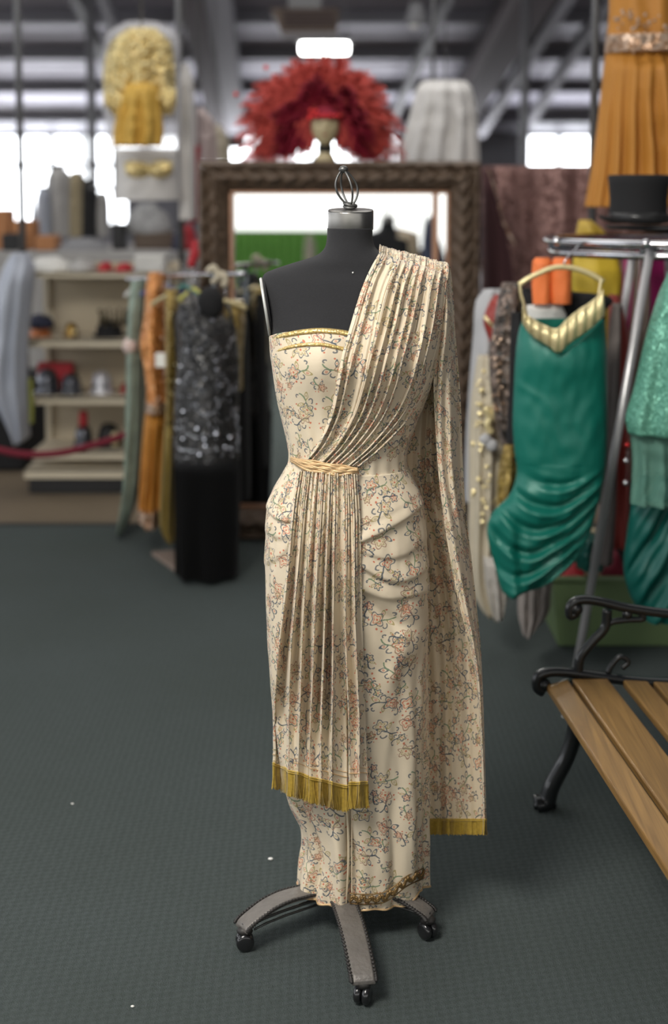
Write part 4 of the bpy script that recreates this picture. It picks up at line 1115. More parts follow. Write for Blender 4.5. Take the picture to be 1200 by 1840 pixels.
# shelf b
t = helmet(72, 'b', SY + .15, 34, 24, M['copper'], 'copper coloured cap with a navy brim on the second shelf', None, False, 'hat', 'copper_hat')
b = MB(); c = P(72, 600, SY + .15); b.lathe([(.055, .045), (.075, .055), (.068, .09), (.04, .11), (.01, .118)], Vector((c.x, c.y, SH['b'])), 24); b.build('navy_band', M['navy'], t)
b = MB(); b.tube([Vector((c.x, c.y - .02, SH['b'])) + Vector(q) for q in curve([(.02, 0, .09), (.04, 0, .13), (.07, 0, .11), (.085, 0, .075)], 14)], [.004 + .010 * math.sin(PI * i / 13) for i in range(14)], 8); b.build('feather', M['cream'], t)
t = helmet(128, 'b', SY + .14, 24, 26, M['brass'], 'small brass helmet in the middle of the second shelf', None, False)
b = MB(); b.ball(Vector((P(128, 0, SY + .14).x, SY + .05, SH['b'] + .035)), .012, 8); b.build('boss', M['goldlame'], t)
t = helmet(196, 'b', SY + .15, 46, 28, M['blackcloth'], 'black crowned hat with dark ornaments at the right of the second shelf', None, False, 'hat', 'black_crown_hat')
b = MB(); c = Vector((P(196, 0, SY + .15).x, SY + .15, SH['b'] + .06))
for i in range(9):
    b = MB(); a_ = 2*PI*i/9; p0 = c + Vector((.07 * math.cos(a_), .07 * math.sin(a_), 0)); b.tube([p0, p0 + Vector((0, 0, .05)), p0 + Vector((.01 * math.cos(a_), .01 * math.sin(a_), .075))], [.012, .007, .002], 6); b.ball(p0 + Vector((.01 * math.cos(a_), .01 * math.sin(a_), .075)), .009, 6); b.build('crown_point', M['bronze'], t)
# shelf c
b = MB(); c = P(97, 600, SY + .3); b.box((c.x - .09, c.y - .02, SH['c']), (c.x + .10, c.y + .04, SH['c'] + .145)); tag(b.build('red_case', M['red'], bevel=.01, smooth=False, origin=(c.x, c.y, SH['c'])), 'red box standing behind the dark knight helmets', 'box')
helmet(84, 'c', SY + .15, 40, 46, M['blacksilver'], 'gunmetal knight helmet at the left of the third shelf')
helmet(126, 'c', SY + .13, 36, 38, M['blacksilver'], 'gunmetal knight helmet beside the bright silver one on the third shelf')
helmet(181, 'c', SY + .15, 38, 42, M['silver'], 'bright silver helmet on the third shelf')
lump('red_skullcap', 221, SH['c'], SY + .2, 16, .05, M['red'], 'small dark red cap at the right end of the third shelf', 'hat', .06, 9)
# shelf d
helmet(147, 'd', SY + .15, 32, 42, M['blacksilver'], 'gunmetal helmet with a red plume on the lowest shelf', .07)
t = helmet(192, 'd', SY + .15, 40, 44, M['black'], 'black hooded mask with a pale face on the lowest shelf', None, False, 'mask', 'hooded_mask')
b = MB(); b.ball(Vector((P(190, 0, SY).x, SY + .065, SH['d'] + .055)), .03, 8, (.8, .5, 1.4)); b.build('face', M['skin'], t)
# rope
b = MB(); b.tube([P(*q) for q in curve([(-60, 795, 6.7), (0, 809, 6.6), (50, 817, 6.55), (110, 814, 6.5), (160, 802, 6.5), (205, 789, 6.5), (240, 776, 6.5)], 50)], .017, 12)
tag(b.build('velvet_rope', M['velvet'], origin=P(100, 814, 6.5)), 'dark crimson velvet rope sagging in front of the beige shelves', 'rope')
# pale satin gown and black draped table at the far left
r_ = [(455, 22, 52), (480, 8, 62), (540, -10, 58), (620, -20, 50), (700, -15, 48), (745, 10, 48), (790, 34, 47)]
t = tag(cloth(r_, 7.0, .16, 8, .03, seed=2, slant=.0).build('pale_satin_gown', M['denim'], origin=P(30, 790, 7.0)), 'pale grey-blue satin gown hanging at the left edge beside the shelves', 'dress')
b = MB(); a = P(-60, 680, 7.75); c = P(44, 900, 7.75); b.box((a.x, 7.75, 0), (c.x, 8.5, P(0, 690, 7.75).z)); tag(b.build('black_draped_table', M['blackcloth'], smooth=False, bevel=.02, origin=(c.x, 7.75, 0)), 'black draped table at the left edge behind the pale satin gown', 'table')
r_ = [(680, 47, 58), (720, 48, 60), (760, 50, 60)]
tag(cloth(r_, 7.12, .02, 3, .004).build('yellow_scarf', mat('lime_scarf', (.40, .42, .10), .7), origin=P(54, 760, 7.1)), 'yellow-green scarf hanging off the left edge of the shelving', 'scarf')

# ---- upper left costumes
t = thing('gold_sequin_costume', 'gold sequin fringed costume with amber skirt hanging high at the left', 'costume', P(250, 262, 7.3))
r_ = [(52, 226, 282), (75, 200, 306), (110, 188, 314), (160, 186, 316), (190, 194, 314), (205, 200, 312)]
cloth(r_, 7.3, .12, 8, .02, seed=1).build('bodice', M['goldseq'], t)
glints(scatter(r_, 7.3, .145, 170), mat('gold_paillette', (.95, .80, .42), .2, .4), 'sequins', t, .011)  # pale oversized balls give the sequins their sparkle by colour
r2_ = [(150, 226, 284), (190, 214, 290), (230, 204, 294), (262, 202, 292)]
cloth(r2_, 7.2, .12, 9, .03, seed=3).build('skirt', M['mustard'], t)
for (px0, py0, ln) in [(190 + 9 * i, 175 - abs(i - 2) * 4, 26 + 5 * (i % 3)) for i in range(4)] + [(292 + 7 * i, 160, 34 + 6 * (i % 3)) for i in range(4)]:
    b = MB(); b.tube([P(px0, py0, 7.16), P(px0 + 1, py0 + ln, 7.16)], .011, 6); b.build('sequin_tassel', M['goldseq'], t)
t = tag(cloth([(40, 225, 285), (60, 192, 318), (120, 184, 322), (200, 186, 322), (268, 196, 322)], 7.6, .12, 5, .015).build('garment_bag', M['plastic'], origin=P(250, 268, 7.4)), 'clear plastic garment bag behind the gold sequin costume', 'bag')
t = tag(cloth([(268, 205, 318), (300, 208, 320), (360, 206, 322)], 7.52, .15, 4, .01, seed=4).build('white_garment_bag', M['whitegown'], origin=P(260, 360, 7.5)), 'white plastic wrapped parcel under the gold sequin costume', 'bag')
b = MB(); g = []
t = thing('gold_sequin_bra', 'yellow gold sequin bra top lying on the white parcel', 'top', P(267, 325, 7.3))
for s in (-1, 1): b = MB(); b.ball(P(267 + s * 20, 305, 7.37), .062, 10, (1.1, .6, .7)); b.build('cup', M['goldseq'], t)
b = MB(); b.tube([P(*q, 7.38) for q in curve([(224, 296), (245, 292), (267, 300), (290, 292), (310, 296)], 20)], .012, 8); b.build('band', M['goldseq'], t)
t = tag(cloth([(115, 326, 338), (150, 322, 348), (250, 322, 350), (395, 322, 352)], 7.7, .09, 5, .02, seed=5).build('white_gown', M['whitegown'], origin=P(338, 395, 7.7)), 'white gown hanging just right of the gold sequin costume', 'dress')
t = tag(cloth([(195, 352, 366), (220, 350, 385), (290, 350, 392)], 8.2, .12, 5, .02, seed=6).build('blush_gown', mat('blush_cloth', (.50, .40, .38), .7), origin=P(365, 290, 8.2)), 'blush pink gown left of the feather headdress, behind the mirror', 'dress')
t = tag(cloth([(225, 380, 396), (250, 378, 410), (290, 376, 415)], 8.8, .12, 5, .02, seed=7).build('cream_gown', M['cream'], origin=P(395, 290, 8.8)), 'cream gown peeping over the left end of the mirror', 'dress')
t = tag(cloth([(262, 351, 360), (300, 350, 358), (400, 340, 358)], 7.92, .05, 5, .015, seed=8).build('red_gown', M['red'], origin=P(355, 400, 7.9)), 'dark red gown in a thin strip beside the left frame of the mirror', 'dress')
t = tag(cloth([(146, 760, 838), (160, 748, 848), (200, 738, 856), (250, 724, 860), (292, 714, 862)], 7.6, .16, 12, .03, seed=9).build('white_bridal_gown', M['whitegown'], origin=P(790, 292, 7.6)), 'full white gown hanging behind the top right of the mirror', 'dress')
def hang(o, px_, row, Y):
    p = P(px_, row, Y); b = MB(); b.tube([p + Vector((0, 0, -.03)), (p.x, p.y, roofz(p.y) + .004)], .004, 6); b.build('hanging_wire', M['pipe'], o)
def byname(n): return [o for o in bpy.data.objects if o.name == n][0]
for n_nm, a_ in (('white_gown', (332, 115, 7.7)), ('blush_gown', (359, 195, 8.2)), ('cream_gown', (388, 225, 8.8)), ('red_gown', (355, 262, 7.92)), ('white_bridal_gown', (800, 146, 7.6)), ('gold_sequin_costume', (254, 52, 7.3)), ('garment_bag', (256, 40, 7.6))):
    hang(byname(n_nm), *a_)
b = MB(); b.tube([P(58, 338, 9.6), P(205, 338, 9.6)], .012, 8); 
for px_ in (58, 205): b.tube([P(px_, 338, 9.6), Vector((P(px_, 338, 9.6).x, 9.6, P(0, 452, 8.75).z))], .012, 8)
tag(b.build('jacket_rail', M['pipe'], origin=(P(130, 0, 9.6).x, 9.6, 0)), 'plain grey rail that carries the far row of jackets', 'rail')
# jackets far left
for i, (l, r1_, mt_, lb) in enumerate(((64, 92, M['denim'], 'pale blue shirt at the left of the far row of jackets'), (84, 128, M['greycloth2'], 'light grey coat in the middle of the far row of jackets'), (122, 150, M['tan'], 'tan waistcoat in the far row of jackets'), (142, 176, M['black'], 'black jacket in the far row of jackets'), (172, 196, M['greycloth2'], 'pale grey coat at the right of the far row of jackets'))):
    tp = (338, 300, 308, 322, 345)[i]
    tag(cloth([(tp, (l + r1_) / 2 - 6, (l + r1_) / 2 + 6), (tp + 14, l + 3, r1_ - 2), (tp + 50, l, r1_), (425, l, r1_)], 9.4 + i * .10, .13, 4, .015, seed=i).build('jacket', mt_, origin=P(l, 425, 9.4 + i * .12)), lb, 'jacket', 'jackets on the far row')
# clutter band behind the shelves
def cbox(name, x0, y0, x1, y1, Y, dp, mt_, label, cat='box', floorit=False):
    a = P(x0, y0, Y); c = P(x1, y1, Y); z0 = 0 if floorit else c.z; b = MB(); b.box((a.x, Y, z0), (c.x, Y + dp, a.z))
    return tag(b.build(name, mt_, smooth=False, bevel=.008, origin=((a.x + c.x) / 2, Y, z0)), label, cat)
ctab = cbox('storage_table', -40, 452, 350, 470, 8.75, 1.6, M['greycloth2'], 'long grey cloth-covered table behind the beige shelves', 'table', True)
zc = P(0, 452, 8.75).z
def onbox(name, x0, x1, ytop, Y, mt_, label, cat='box'):
    a = P(x0, ytop, Y); c = P(x1, ytop, Y); b = MB(); b.box((a.x, Y, zc), (c.x, Y + .22, a.z)); tag(b.build(name, mt_, smooth=False, bevel=.012, origin=((a.x + c.x)/2, Y, zc)), label, cat)
onbox('orange_carton', -20, 14, 376, 9.0, M['box'], 'tall orange-brown carton at the left edge on the grey table')
onbox('low_orange_carton', 18, 58, 396, 9.0, M['box'], 'orange-brown carton right of the tall carton on the grey table')
onbox('dark_crate', 2, 34, 420, 8.8, M['black'], 'black crate in front of the orange cartons')
onbox('copper_carton', 62, 98, 424, 8.85, M['box'], 'low orange-brown carton below the far jackets')
onbox('black_case', 200, 222, 402, 9.0, M['black'], 'black case at the left end of the clutter under the white parcel', 'case')
onbox('dark_drum_case', 240, 312, 418, 9.1, M['brown'], 'wide dark brown case on the grey table under the patterned bundle', 'case')
lump('patterned_bundle', 268, P(0, 420, 9.1).z, 9.2, 86, .19, mat('grey_patterned', (.30, .30, .30), .8, var=.7, vs=25), 'grey and white patterned cloth bundle on the brown case', 'cloth', .1, 4)
lump('dark_red_bundle', 338, zc, 9.0, 36, .16, M['red'], 'dark red cloth bundle at the right end of the grey table', 'cloth', .1, 6)
lump('blue_bundle', 320, zc, 8.9, 20, .12, M['navy'], 'navy cloth bundle next to the dark red one', 'cloth', .08, 7)
lump('grey_bundle', 150, zc, 8.9, 90, .08, M['grey'], 'dark grey heap of cloth on the table below the jackets', 'cloth', .1, 11)

# ---- feather headdress on a mannequin head on the mirror's top
HY = 6.24; ztopm = ztop
hc = P(584, 228, HY)
t = thing('mannequin_head', 'pale mannequin head on the mirror frame wearing the feather headdress', 'mannequin', (hc.x, HY, ztopm))
b = MB(); g = []; hw0 = 25 / FPX * HY; hh0 = hw0 * 1.42
for i in range(33):
    th = PI * i / 32; ring = []
    for j in range(48):
        ph = 2*PI*j/48; s, co = math.sin(ph), math.cos(ph)   # co>0 -> front
        x = hw0 * math.sin(th) * s; y = -hw0 * 1.15 * math.sin(th) * co; z = hh0 * math.cos(th)
        if z < 0: x *= 1 - .20 * (-z / hh0) ** 1.5; y *= 1 - .10 * (-z / hh0)
        if co > .3:
            y -= .013 * math.exp(-(x / .007) ** 2 - ((z + .008) / .016) ** 2)
            for sg in (-1, 1): y += .006 * math.exp(-((x - sg * .022) / .010) ** 2 - ((z - .010) / .008) ** 2)
            y -= .004 * math.exp(-(x / .014) ** 2 - ((z + .037) / .006) ** 2); y -= .006 * math.exp(-(x / .016) ** 2 - ((z + .065) / .012) ** 2)
        ring.append(hc + Vector((x, y, z)))
    g.append(ring)
b.grid(g, closed=True); b.build('head', M['skin'], t)
b = MB(); b.lathe([(.048, ztopm - hc.z), (.045, ztopm - hc.z + .012), (.030, -.11), (.028, -.06)], hc + Vector((0, .012, 0)), 24); nk = b.build('neck', M['skin'], t)
b = MB(); b.lathe([(.033, -.108), (.033, -.078), (.030, -.076)], hc + Vector((0, .012, 0)), 24); b.build('choker', M['blackcloth'], nk)  # black band round the neck, just below the chin
for sg in (-1, 1):
  b = MB(); b.tube([hc + Vector((sg * .022 + q * .010, -hw0 * 1.04 + abs(q) * .003, .009 + .003 * (1 - q * q))) for q in (-1, -.5, 0, .5, 1)], .0022, 6)
  b.build('painted_eye', M['brown'], t); b = MB(); b.tube([hc + Vector((sg * .022 + q * .011, -hw0 * 1.08 + abs(q) * .004, .022 + .004 * (1 - q * q))) for q in (-1, -.5, 0, .5, 1)], .0014, 6)
  b.build('painted_eyebrow', M['brown'], t)
b = MB(); b.ball(hc + Vector((0, -hw0 * 1.12 + .004, -.037)), .010, 6, (1.1, .35, .38)); b.build('painted_mouth', M['redsat'], t)
hd = thing('feather_headdress', 'huge coral and crimson ostrich feather headdress worn by the mannequin head', 'headdress', hc)
EXT = [(-200, 158), (-180, 158), (-160, 164), (-145, 158), (-125, 152), (-100, 136), (-80, 132), (-60, 138), (-40, 136), (-20, 136), (0, 138), (20, 142)]
def feather(ang, L0, yoff, mt_, nb, bl, droop, seed):
    rnd = random.Random(seed); b = MB(); d = Vector((math.cos(ang), 0, math.sin(ang))); per = Vector((-d.z, 0, d.x))
    pts = []
    for i in range(13):
        q = i / 12; c = hc + Vector((0, .03, .0)) + d * (.045 + (L0 - .045) * q) + Vector((0, yoff * q + .05 * math.sin(q * 2), -droop * q * q * q))
        pts.append(c)
    b.tube(pts, [.0025 * (1 - .8 * i / 12) for i in range(13)], 5)
    for k_ in range(nb):
        q = (k_ + .5) / nb; q = q ** .85; x = q * 12; i = min(int(x), 11); c = pts[i].lerp(pts[i+1], x - i)
        for s in (-1, 1):
            ln = bl * (.35 + .75 * math.sin(PI * min(1, q * .75 + .18))) * rnd.uniform(.75, 1.25)
            dr = (per * s * (1 - .5 * q) + d * (.35 + .9 * q) + Vector((0, rnd.uniform(-.9, .5), 0))).normalized()
            e1 = c + dr * ln * .5; e2 = c + dr * ln + Vector((0, rnd.uniform(-.01, .01), -ln * .35)); wv = per.cross(dr).normalized() * .0020 + d * .0016
            b.grid([[c - wv, c + wv], [e1 - wv, e1 + wv], [e2 - wv * .6, e2 + wv * .6]])
    return b.build('feather', mt_, hd, smooth=False)
fid = 0
for layer, (na, sc_, m_, yo, bl) in enumerate(((34, 1.0, 'feather', .07, .075), (32, .84, 'feather', -.02, .075), (34, .60, 'feather2', -.10, .06))):
    for i in range(na):
        deg = lerp(-22, 202, (i + .5) / na) + random.uniform(-3, 3)
        e = interp(EXT, -deg + 0)[0] if -200 <= -deg <= 20 else 145
        L0 = e * sc_ * random.uniform(.92 if layer < 2 else .66, 1.02 if layer < 2 else 1.12) / FPX * HY
        if layer == 2 and random.random() < .1: continue
        feather(R(deg), L0, yo + random.uniform(-.02, .02), M[m_], 96 if layer < 2 else 64, bl, .09 * abs(math.cos(R(deg))) * (sc_), fid); fid += 1
b = MB(); b.tube([hc + Vector((hw0 * 1.08 * math.sin(a_), -hw0 * 1.22 * math.cos(a_), .038 + .0 * a_)) for a_ in [R(q) for q in range(-180, 180, 15)]], .010, 8, closed=True); b.build('headband', M['feather2'], hd)
b = MB(); g = []
for i in range(14):
    a_ = R(8 + 82 * i / 13); g.append([hc + Vector((hw0 * 1.13 * math.cos(a_) * math.sin(2*PI*j/36), -hw0 * 1.32 * math.cos(a_) * math.cos(2*PI*j/36), .026 + (hh0 * 1.05 - .026) * math.sin(a_))) for j in range(36)])
b.grid(g, closed=True); b.build('skull_cap', M['feather2'], hd)
gm = [hc + Vector((hw0 * 1.12 * math.sin(R(q)), -hw0 * 1.3 * math.cos(R(q)), .042)) for q in range(-90, 91, 22)] + [P(556, 214, 6.15), P(568, 201, 6.15), P(478, 122, 6.2), P(424, 170, 6.2), P(558, 200, 6.15)]
for p in gm:
    b = MB(); b.ball(p, .011, 6); b.build('rhinestone', M['redgem'], hd)

# ------------------------------------------------------------------ right side
# mauve sequin drape
b = MB(); g = []
for i in range(40):
    q = i / 39; row = lerp(298, 900, q); r1 = []
    for j in range(120):
        u = j / 119; px_ = lerp(866, 1230, u); r1.append(P(px_, row, 6.9) + Vector((0, .018 * math.sin(u * 30 + 2 * fn(u * 4, q)) + .01 * fn(u * 20, q * 3), 0)))
    g.append(r1)
b.grid(g); tag(b.build('mauve_backdrop', M['mauve'], solid=.004, origin=P(1000, 900, 6.9)), 'dusty mauve sequin drape hanging right of the mirror', 'curtain')
for (l0, l1, lb, s) in ((868, 884, 'dark mauve gathered drape next to the mirror frame', 0), ):
    tag(cloth([(300, l0, l1 + 4), (350, l0, l1 + 10), (420, l0, l1 + 26), (520, l0 + 2, l1 + 40), (948, l0, l1 + 40)], 6.55, .06, 6, .015).build('dark_drape', M['mauvedark'], origin=P(875, 948, 6.55)), lb, 'curtain')
glints([P(*q, 6.46) for q in curve([(878, 305), (892, 350), (905, 400), (925, 440)], 26)], M['belt'], 'x', None, .006)
bpy.data.objects['x'].name = 'beaded_edging'; o = [o for o in bpy.data.objects if o.name.startswith('beaded_edging')][0]; tag(o, 'glittering beaded strand along the dark mauve drape', 'beads')

# orange gown high at the right
t = thing('long_orange_gown', 'long orange pleated gown with jewelled waist hanging high at the right', 'dress', P(1130, 380, 5.0))
cloth([(-150, 1120, 1190), (-60, 1098, 1225), (40, 1093, 1240), (75, 1088, 1250)], 5.0, .12, 8, .012).build('bodice', M['orange'], t)
cloth([(62, 1089, 1250), (96, 1086, 1252)], 4.99, .135, 6, .008).build('waistband', M['belt'], t)
cloth([(90, 1088, 1250), (200, 1076, 1270), (300, 1063, 1290), (372, 1050, 1300)], 5.0, .15, 22, .022, n=400).build('skirt', M['orange'], t)
glints(scatter([(20, 1100, 1235), (95, 1088, 1240)], 4.95, .15, 50), M['belt'], 'beads', t, .006)
b = MB(); b.tube([P(1040, -150, 5.0) , P(1400, -150, 5.0)], .015, 8); tag(b.build('ceiling_pipe', M['pipe'], origin=P(1200, -150, 5)), 'horizontal grey pipe that the long orange gown hangs from', 'pipe')

# round rack
RCX = P(1232, 430, 4.5); RCX = Vector((RCX.x, 4.52, 0)); RZ = P(0, 440, 4.1).z; RRAD = .43
rk = thing('round_garment_rack', 'round chrome garment rack crowded with costumes at the right', 'rack', (RCX.x, RCX.y, 0))
b = MB()
for dz_, rad in ((0, RRAD), (-.035, RRAD - .015)):
    b.tube([RCX + Vector((rad * math.cos(2*PI*i/64), rad * math.sin(2*PI*i/64), RZ + dz_)) for i in range(64)], .012, 10, closed=True)
b.build('ring_rail', M['chrome'], rk)
b = MB()
for a_ in range(0, 360, 60): b.tube([RCX + Vector((0, 0, RZ - .02)), RCX + Vector((RRAD * math.cos(R(a_)), RRAD * math.sin(R(a_)), RZ - .02))], .008, 8)
b.build('spoke', M['darkchrome'], rk)
b = MB(); b.lathe([(.02, RZ - .03), (.05, RZ + .02), (.24, RZ + .036), (.25, RZ + .046), (.02, RZ + .050)], RCX, 40); b.build('top_disc', M['black'], rk)
def rleg(p0, p1):
    b = MB(); b.tube([p0, p1], .0135, 12); b.build('leg', M['satinchrome'], rk)
rleg(P(1168, 450, 4.14), P(1025, 1262, 4.26))
rleg(P(1136, 455, 4.6), P(1075, 900, 5.2)); rleg(P(1240, 450, 4.3), P(1340, 1150, 4.4)); rleg(P(1200, 450, 4.7), P(1230, 1000, 5.2))
for q in (P(1160, 438, 4.09), P(1000, 434, 4.28)): b = MB(); b.ball(q, .014, 6); b.build('rail_knob', M['chrome'], rk)
# top hat
hz0 = RZ + .052; hcx = P(1146, 395, 4.42); hcx = Vector((hcx.x, 4.42, 0)); cw = 53 / FPX * 4.42
t = thing('top_hat', 'tall black top hat sitting on the round chrome rack', 'hat', (hcx.x, hcx.y, hz0))
b = MB(); b.lathe([(cw * .99, hz0 + .008), (cw * .96, hz0 + .03), (cw * .95, hz0 + .08), (cw, hz0 + .125), (cw * 1.03, hz0 + .148), (cw * .98, hz0 + .152), (.002, hz0 + .150)], hcx, 48, None, 1, 1.15); b.build('crown', M['blackcloth'], t)
b = MB(); g = []
for rr, dz_ in ((cw * .9, .004), (cw * 1.12, .003), (cw * 1.24, .008), (cw * 1.32, .015), (cw * 1.32, .019), (cw * 1.24, .013), (cw * 1.12, .009), (cw * .9, .010)):
    g.append([hcx + Vector((rr * math.cos(2*PI*i/48), rr * 1.12 * math.sin(2*PI*i/48), hz0 + dz_ + .010 * abs(math.cos(2*PI*i/48)) ** 3 * (rr > cw))) for i in range(48)])
b.grid(g, closed=True); b.build('brim', M['blackcloth'], t)
b = MB(); b.lathe([(cw * 1.005, hz0 + .012), (cw * .985, hz0 + .036), (cw * .97, hz0 + .036)], hcx, 48, None, 1, 1.15); b.build('ribbon_band', mat('black_ribbon', (.02, .02, .02), .3), t)

# green satin gown
t = thing('green_satin_gown', 'emerald satin gown with gold bust and straps, facing out on the round rack', 'dress', P(1000, 1066, 4.1))
GR = [(575, 938, 1086), (600, 931, 1088), (640, 926, 1090), (700, 923, 1091), (760, 921, 1091), (810, 924, 1090), (850, 928, 1086), (890, 915, 1078), (920, 886, 1070), (950, 875, 1062), (985, 880, 1048), (1020, 890, 1022), (1045, 896, 985), (1062, 902, 945), (1068, 908, 930)]
b = MB(); g = []; n = 260; nr = 220
for i in range(nr + 1):
    q = i / nr; row = lerp(575, 1068, q); l, rr = interp(GR, row); ring = []
    for j in range(n):
        ph = 2*PI*j/n; s, co = math.sin(ph), math.cos(ph); px_ = lerp(l, rr, (s + 1) / 2)
        # V-shaped neckline: pull the front rows down towards the middle
        rw = row
        if co > 0: rw = max(row, 575 + 60 * (1 - abs((px_ - 1003) / 75)) if px_ else row)
        e = 0
        if row > 830:      # curved drapes swinging from upper right to lower left
            ccx = 1005 - (row - 850) * .42; cv = (row - 830) + (.0075 + .00002 * (row - 830)) * (px_ - ccx) ** 2 * (1 if px_ > ccx else .6)
            k2 = sst(830, 880, row); e += k2 * (.011 * math.sin(cv / 6.5 + 2.5 * fn(px_ / 60, row / 90)) + .004 * math.sin(cv / 3.3 + 1))
            e += k2 * .014 * math.sin((px_ - (row - 900) * .08) / 7.5) * sst(950, 915, px_) * sst(900, 980, row)
        else:
            e += .006 * math.sin((px_ + row * .45) / 17) * (.4 + .6 * fn(px_ / 30, row / 40)) + .005 * math.exp(-((row - 690 - (px_ - 930) * .55) / 9) ** 2) * sst(985, 950, px_)
        e += .004 * fn(px_ / 18, row / 30)
        dd = .055 + .02 * math.sin(PI * min(1, q * 1.2)) + (.02 * math.exp(-((row - 640) / 40) ** 2) if co > 0 else 0)
        Y = 4.12 - (dd + e) * co
        p = P(px_, rw, 4.12); p.y = Y; ring.append(p)
    g.append(ring)
b.grid(g, closed=True); b.build('satin_body', M['teal'], t)
b = MB()
LEc = curve([(938, 578), (945, 592), (962, 608), (985, 622), (1003, 634), (1022, 618), (1045, 602), (1066, 586), (1086, 566)], 60)
UEc = curve([(940, 535), (944, 560), (956, 572), (978, 584), (1000, 590), (1020, 572), (1040, 556), (1064, 540), (1084, 520)], 60)
g = []
for i in range(12):
    q = i / 11; g.append([P(lerp(UEc[k_][0], LEc[k_][0], q), lerp(UEc[k_][1], LEc[k_][1], q), 4.02 - .014 * math.sin(PI * q) - .004 * math.sin(k_ * 1.1 + q * 3) + abs(k_ - 30) * .0007) for k_ in range(60)])
b.grid(g); b.build('gold_bust', M['goldlame'], t, solid=.003)
for pl in ([(934, 512), (936, 530), (942, 550), (946, 565)], [(1080, 502), (1078, 515), (1076, 530), (1078, 545)]): b = MB(); b.tube([P(*q, 4.06) for q in curve(pl, 14)], .0085, 8, flat=.5); b.build('strap', M['goldlame'], t)
t = thing('gold_hanger', 'gold padded hanger carrying the emerald satin gown', 'hanger', P(1005, 480, 4.1))
b = MB(); b.tube([P(*q, 4.1) for q in curve([(932, 512), (950, 500), (985, 484), (1005, 480), (1030, 482), (1060, 492), (1084, 506)], 24)], .008, 8); b.build('shoulder_bar', M['goldlame'], t)
b = MB(); b.tube([P(1014, 482, 4.1), P(1014, 470, 4.1), P(1020, 462, 4.1), P(1030, 452, 4.15), P(1040, 440, 4.15)], .003, 6); b.build('hook', M['chrome'], t)
t = tag(cloth([(548, 946, 1010), (570, 946, 1018), (600, 950, 1016)], 4.3, .03, 3, .004).build('white_liner_cloth', M['white'], origin=P(980, 600, 4.3)), 'white lining cloth seen behind the gold bust of the emerald gown', 'cloth')
t = tag(cloth([(518, 940, 952), (530, 936, 1086), (560, 936, 1088), (640, 940, 1084)], 4.36, .035, 5, .006).build('black_halter_top', M['blackcloth'], origin=P(1010, 640, 4.36)), 'black top hanging directly behind the emerald gown', 'top')
# orange quilted piece
t = thing('orange_quilted_vest', 'bright orange quilted vest above the emerald gown', 'vest', P(990, 545, 4.45))
for l, r1 in ((956, 990), (990, 1026)):
    cloth([(463, l + 6, r1 - 3), (470, l + 1, r1), (510, l - 1, r1 + 1), (546, l + 1, r1)], 4.28, .025, 3, .003).build('quilted_panel', M['orangev'], t)
tag(cloth([(462, 1030, 1110), (500, 1026, 1118), (540, 1030, 1116), (700, 1040, 1110)], 4.75, .05, 6, .012, seed=2).build('yellow_cape', M['yellow'], origin=P(1075, 700, 4.75)), 'yellow cape behind the chrome ring, left of the magenta gown', 'cape')
tag(cloth([(395, 1040, 1062), (420, 1035, 1090), (460, 1030, 1100), (470, 1030, 1110)], 5.1, .04, 6, .012, seed=2).build('gold_shawl', mat('ochre_cloth', (.50, .34, .05), .5), origin=P(1070, 470, 5.1)), 'ochre shawl just under the long orange gown', 'shawl')
tag(cloth([(452, 1122, 1215), (520, 1118, 1225), (640, 1108, 1225), (760, 1110, 1220)], 4.85, .06, 8, .02, seed=3).build('magenta_gown', M['magenta'], origin=P(1170, 760, 4.85)), 'magenta gown hanging inside the round rack at the right edge', 'dress')
tag(cloth([(455, 1140, 1164), (560, 1136, 1166), (700, 1118, 1150), (860, 1100, 1140)], 4.7, .06, 5, .012, seed=4).build('taupe_gown', M['taupe'], origin=P(1135, 860, 4.7)), 'taupe gown between the rack legs and the magenta gown', 'dress')
tag(cloth([(530, 1094, 1112), (600, 1092, 1128), (760, 1090, 1130), (980, 1086, 1128)], 4.5, .06, 6, .015, seed=5).build('rust_gown', M['redsat'], origin=P(1110, 980, 4.5)), 'rust red gown hanging behind the right edge of the emerald gown', 'dress')
tag(cloth([(545, 1100, 1116), (700, 1086, 1112), (900, 1080, 1106), (1010, 1060, 1100)], 4.35, .05, 5, .012, seed=7).build('grey_brown_gown', mat('grey_brown_tulle', (.13, .11, .10), .8, var=.3, vs=10), origin=P(1095, 1010, 4.35)), 'grey-brown tulle gown close beside the emerald gown', 'dress')
tag(cloth([(640, 1120, 1215), (900, 1100, 1225), (1060, 1085, 1225)], 5.0, .08, 8, .02, seed=8).build('dark_gown_row', M['blackcloth'], origin=P(1150, 1060, 5.0)), 'black gown deep inside the round rack', 'dress')
# garments left of the green gown
tag(cloth([(520, 870, 905), (540, 855, 905), (600, 850, 905), (700, 842, 900), (800, 836, 895), (900, 834, 890)], 4.75, .07, 7, .015, seed=3).build('silver_grey_gown', M['silvergown'], origin=P(870, 900, 4.75)), 'silver grey gown at the left end of the round rack', 'dress')
t = thing('red_sleeve_bolero', 'dark red satin bolero with a gold stripe between silver and black gowns', 'bolero', P(885, 605, 4.55))
cloth([(530, 888, 905), (545, 878, 908), (575, 868, 906), (605, 876, 900), (640, 888, 902)], 4.58, .05, 4, .006, seed=1).build('sleeve', M['redsat'], t)
b = MB(); b.tube([P(870, 568, 4.525), P(880, 580, 4.522), P(892, 592, 4.53)], .006, 6); b.build('gold_stripe', M['goldlame'], t)
t = thing('black_beaded_gown', 'black gown with bronze sequins just left of the emerald gown', 'dress', P(915, 860, 4.4))
r_ = [(508, 902, 936), (530, 896, 936), (600, 884, 938), (640, 878, 938), (740, 886, 938), (800, 900, 936)]
